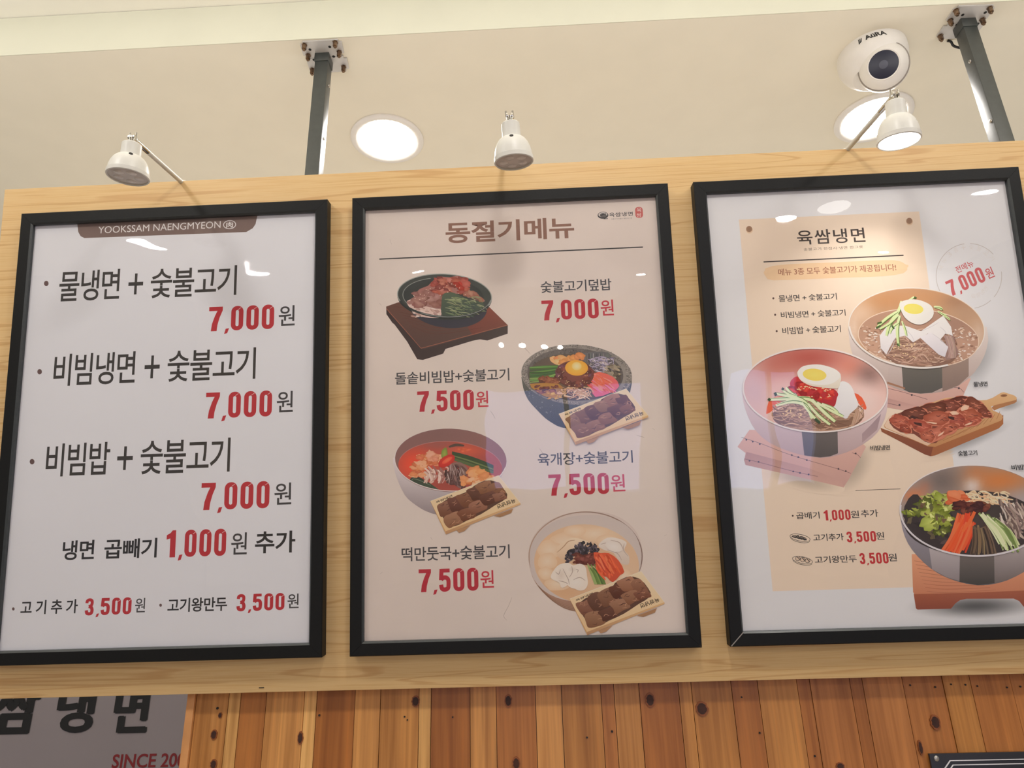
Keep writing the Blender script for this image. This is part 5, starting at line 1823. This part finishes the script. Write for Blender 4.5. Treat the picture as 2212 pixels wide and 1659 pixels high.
make_lamp('white unlit arm lamp over the text-only poster, arm reaching right', (287, 299), (276, 383.5), (391, 387), 0.94, False)
make_lamp('white unlit arm lamp over the middle poster, arm hidden behind its head', (1101, 252), (1110.4, 351.5), (1084, 356), 0.945, False)
make_lamp('white arm lamp that is switched on, over the noodle bowl poster', (1932, 206), (1942.3, 307), (1830, 314), 0.925, True)

# ------------------------------------------------------------------ dome camera
cc = at_z(1882, 118, HC)
cam_root = thing('security_camera', 'white dome security camera with dark lens on the ceiling', 'security camera', (cc.x, cc.y, HC))
CR = 0.061
lathe('housing', [(CR, 0), (CR, 0.016), (CR * 0.985, 0.021), (CR * 0.95, 0.0275), (CR * 0.89, 0.035), (CR * 0.81, 0.0415), (CR * 0.73, 0.047), (CR * 0.66, 0.050), (CR * 0.60, 0.0495), (CR * 0.4, 0.047), (0.0002, 0.046)],
      (0, 0, 0), (0, 0, -1), M['white_plastic'], cam_root, 64, True, False)
look = (EYE + UP * 0.26 + RIGHT * -0.02 - cc).normalized()
bc = Vector((0.006, -0.0165, -0.0475))
BRD = 0.0435
prof = [(BRD * math.sin(math.pi * (1 - i / 30 * 0.785)), BRD * math.cos(math.pi * (1 - i / 30 * 0.785))) for i in range(31)]
prof = [(max(r, 0.0001), h) for r, h in prof]
eb = lathe('eyeball', prof, bc, look, M['white_plastic'], cam_root, 48, False, False)
sm = [(math.radians(t), d) for t, d in ((69, -0.0002), (70, 0.0011), (74, 0.0011), (75, -0.0002))]
lathe('seam', [((BRD + d) * math.sin(t), (BRD + d) * math.cos(t)) for t, d in sm], bc, look, plain('grey_rubber_seam', (150, 142, 134), 0.6), eb, 48, False, False)
fh = prof[-1][1]
fr = prof[-1][0]
lathe('lens_rim', [(fr, fh), (fr * 0.97, fh + 0.0016), (fr * 0.9, fh + 0.001)], bc, look, M['white_plastic'], eb, 48, False, False)
lg = lathe('lens_cover', [(fr * 0.92, fh + 0.0006), (fr * 0.5, fh + 0.0016), (0.0001, fh + 0.002)], bc, look, M['cam_glass'], eb, 48, False, False)
lg['label'] = 'dark round lens cover'
lathe('lens', [(fr * 0.27, fh + 0.0014), (fr * 0.27, fh + 0.0022), (0.0001, fh + 0.0026)], bc, look, plain('smoky_lens', (74, 76, 92), 0.35), eb, 32, False, False)
# raised cheeks of the housing either side of the eyeball
pts, fs, asp = text_mesh('AüRA', 0.03, 0.95, 0.0)
fwd2 = Vector((look.x, look.y, 0)).normalized()
ang0 = math.atan2(fwd2.y, fwd2.x)
vv = []
W_ = 0.036
for u, v in pts:
    ang = ang0 + (u - 0.12 - 0.07 * v) * W_ / CR
    vv.append(((CR + 0.0003) * math.cos(ang), (CR + 0.0003) * math.sin(ang), -0.0145 + v * 0.0095))
mesh_obj('logo', vv, fs, M['logo_ink'], cam_root)
vv, fs = [], []
for k in range(3):
    n = len(vv)
    for (u, v) in ((-0.36 + 0.06 * k, -0.25 + 0.12 * k), (-0.26 + 0.07 * k, 0.95), (-0.225 + 0.07 * k, 0.95), (-0.30 + 0.06 * k, -0.1 + 0.12 * k)):
        ang = ang0 + (u - 0.12 - 0.07 * v) * W_ / CR
        vv.append(((CR + 0.0003) * math.cos(ang), (CR + 0.0003) * math.sin(ang), -0.0145 + v * 0.0095))
    fs.append((n, n + 1, n + 2, n + 3))
mesh_obj('logo_mark', vv, fs, M['logo_ink'], cam_root)
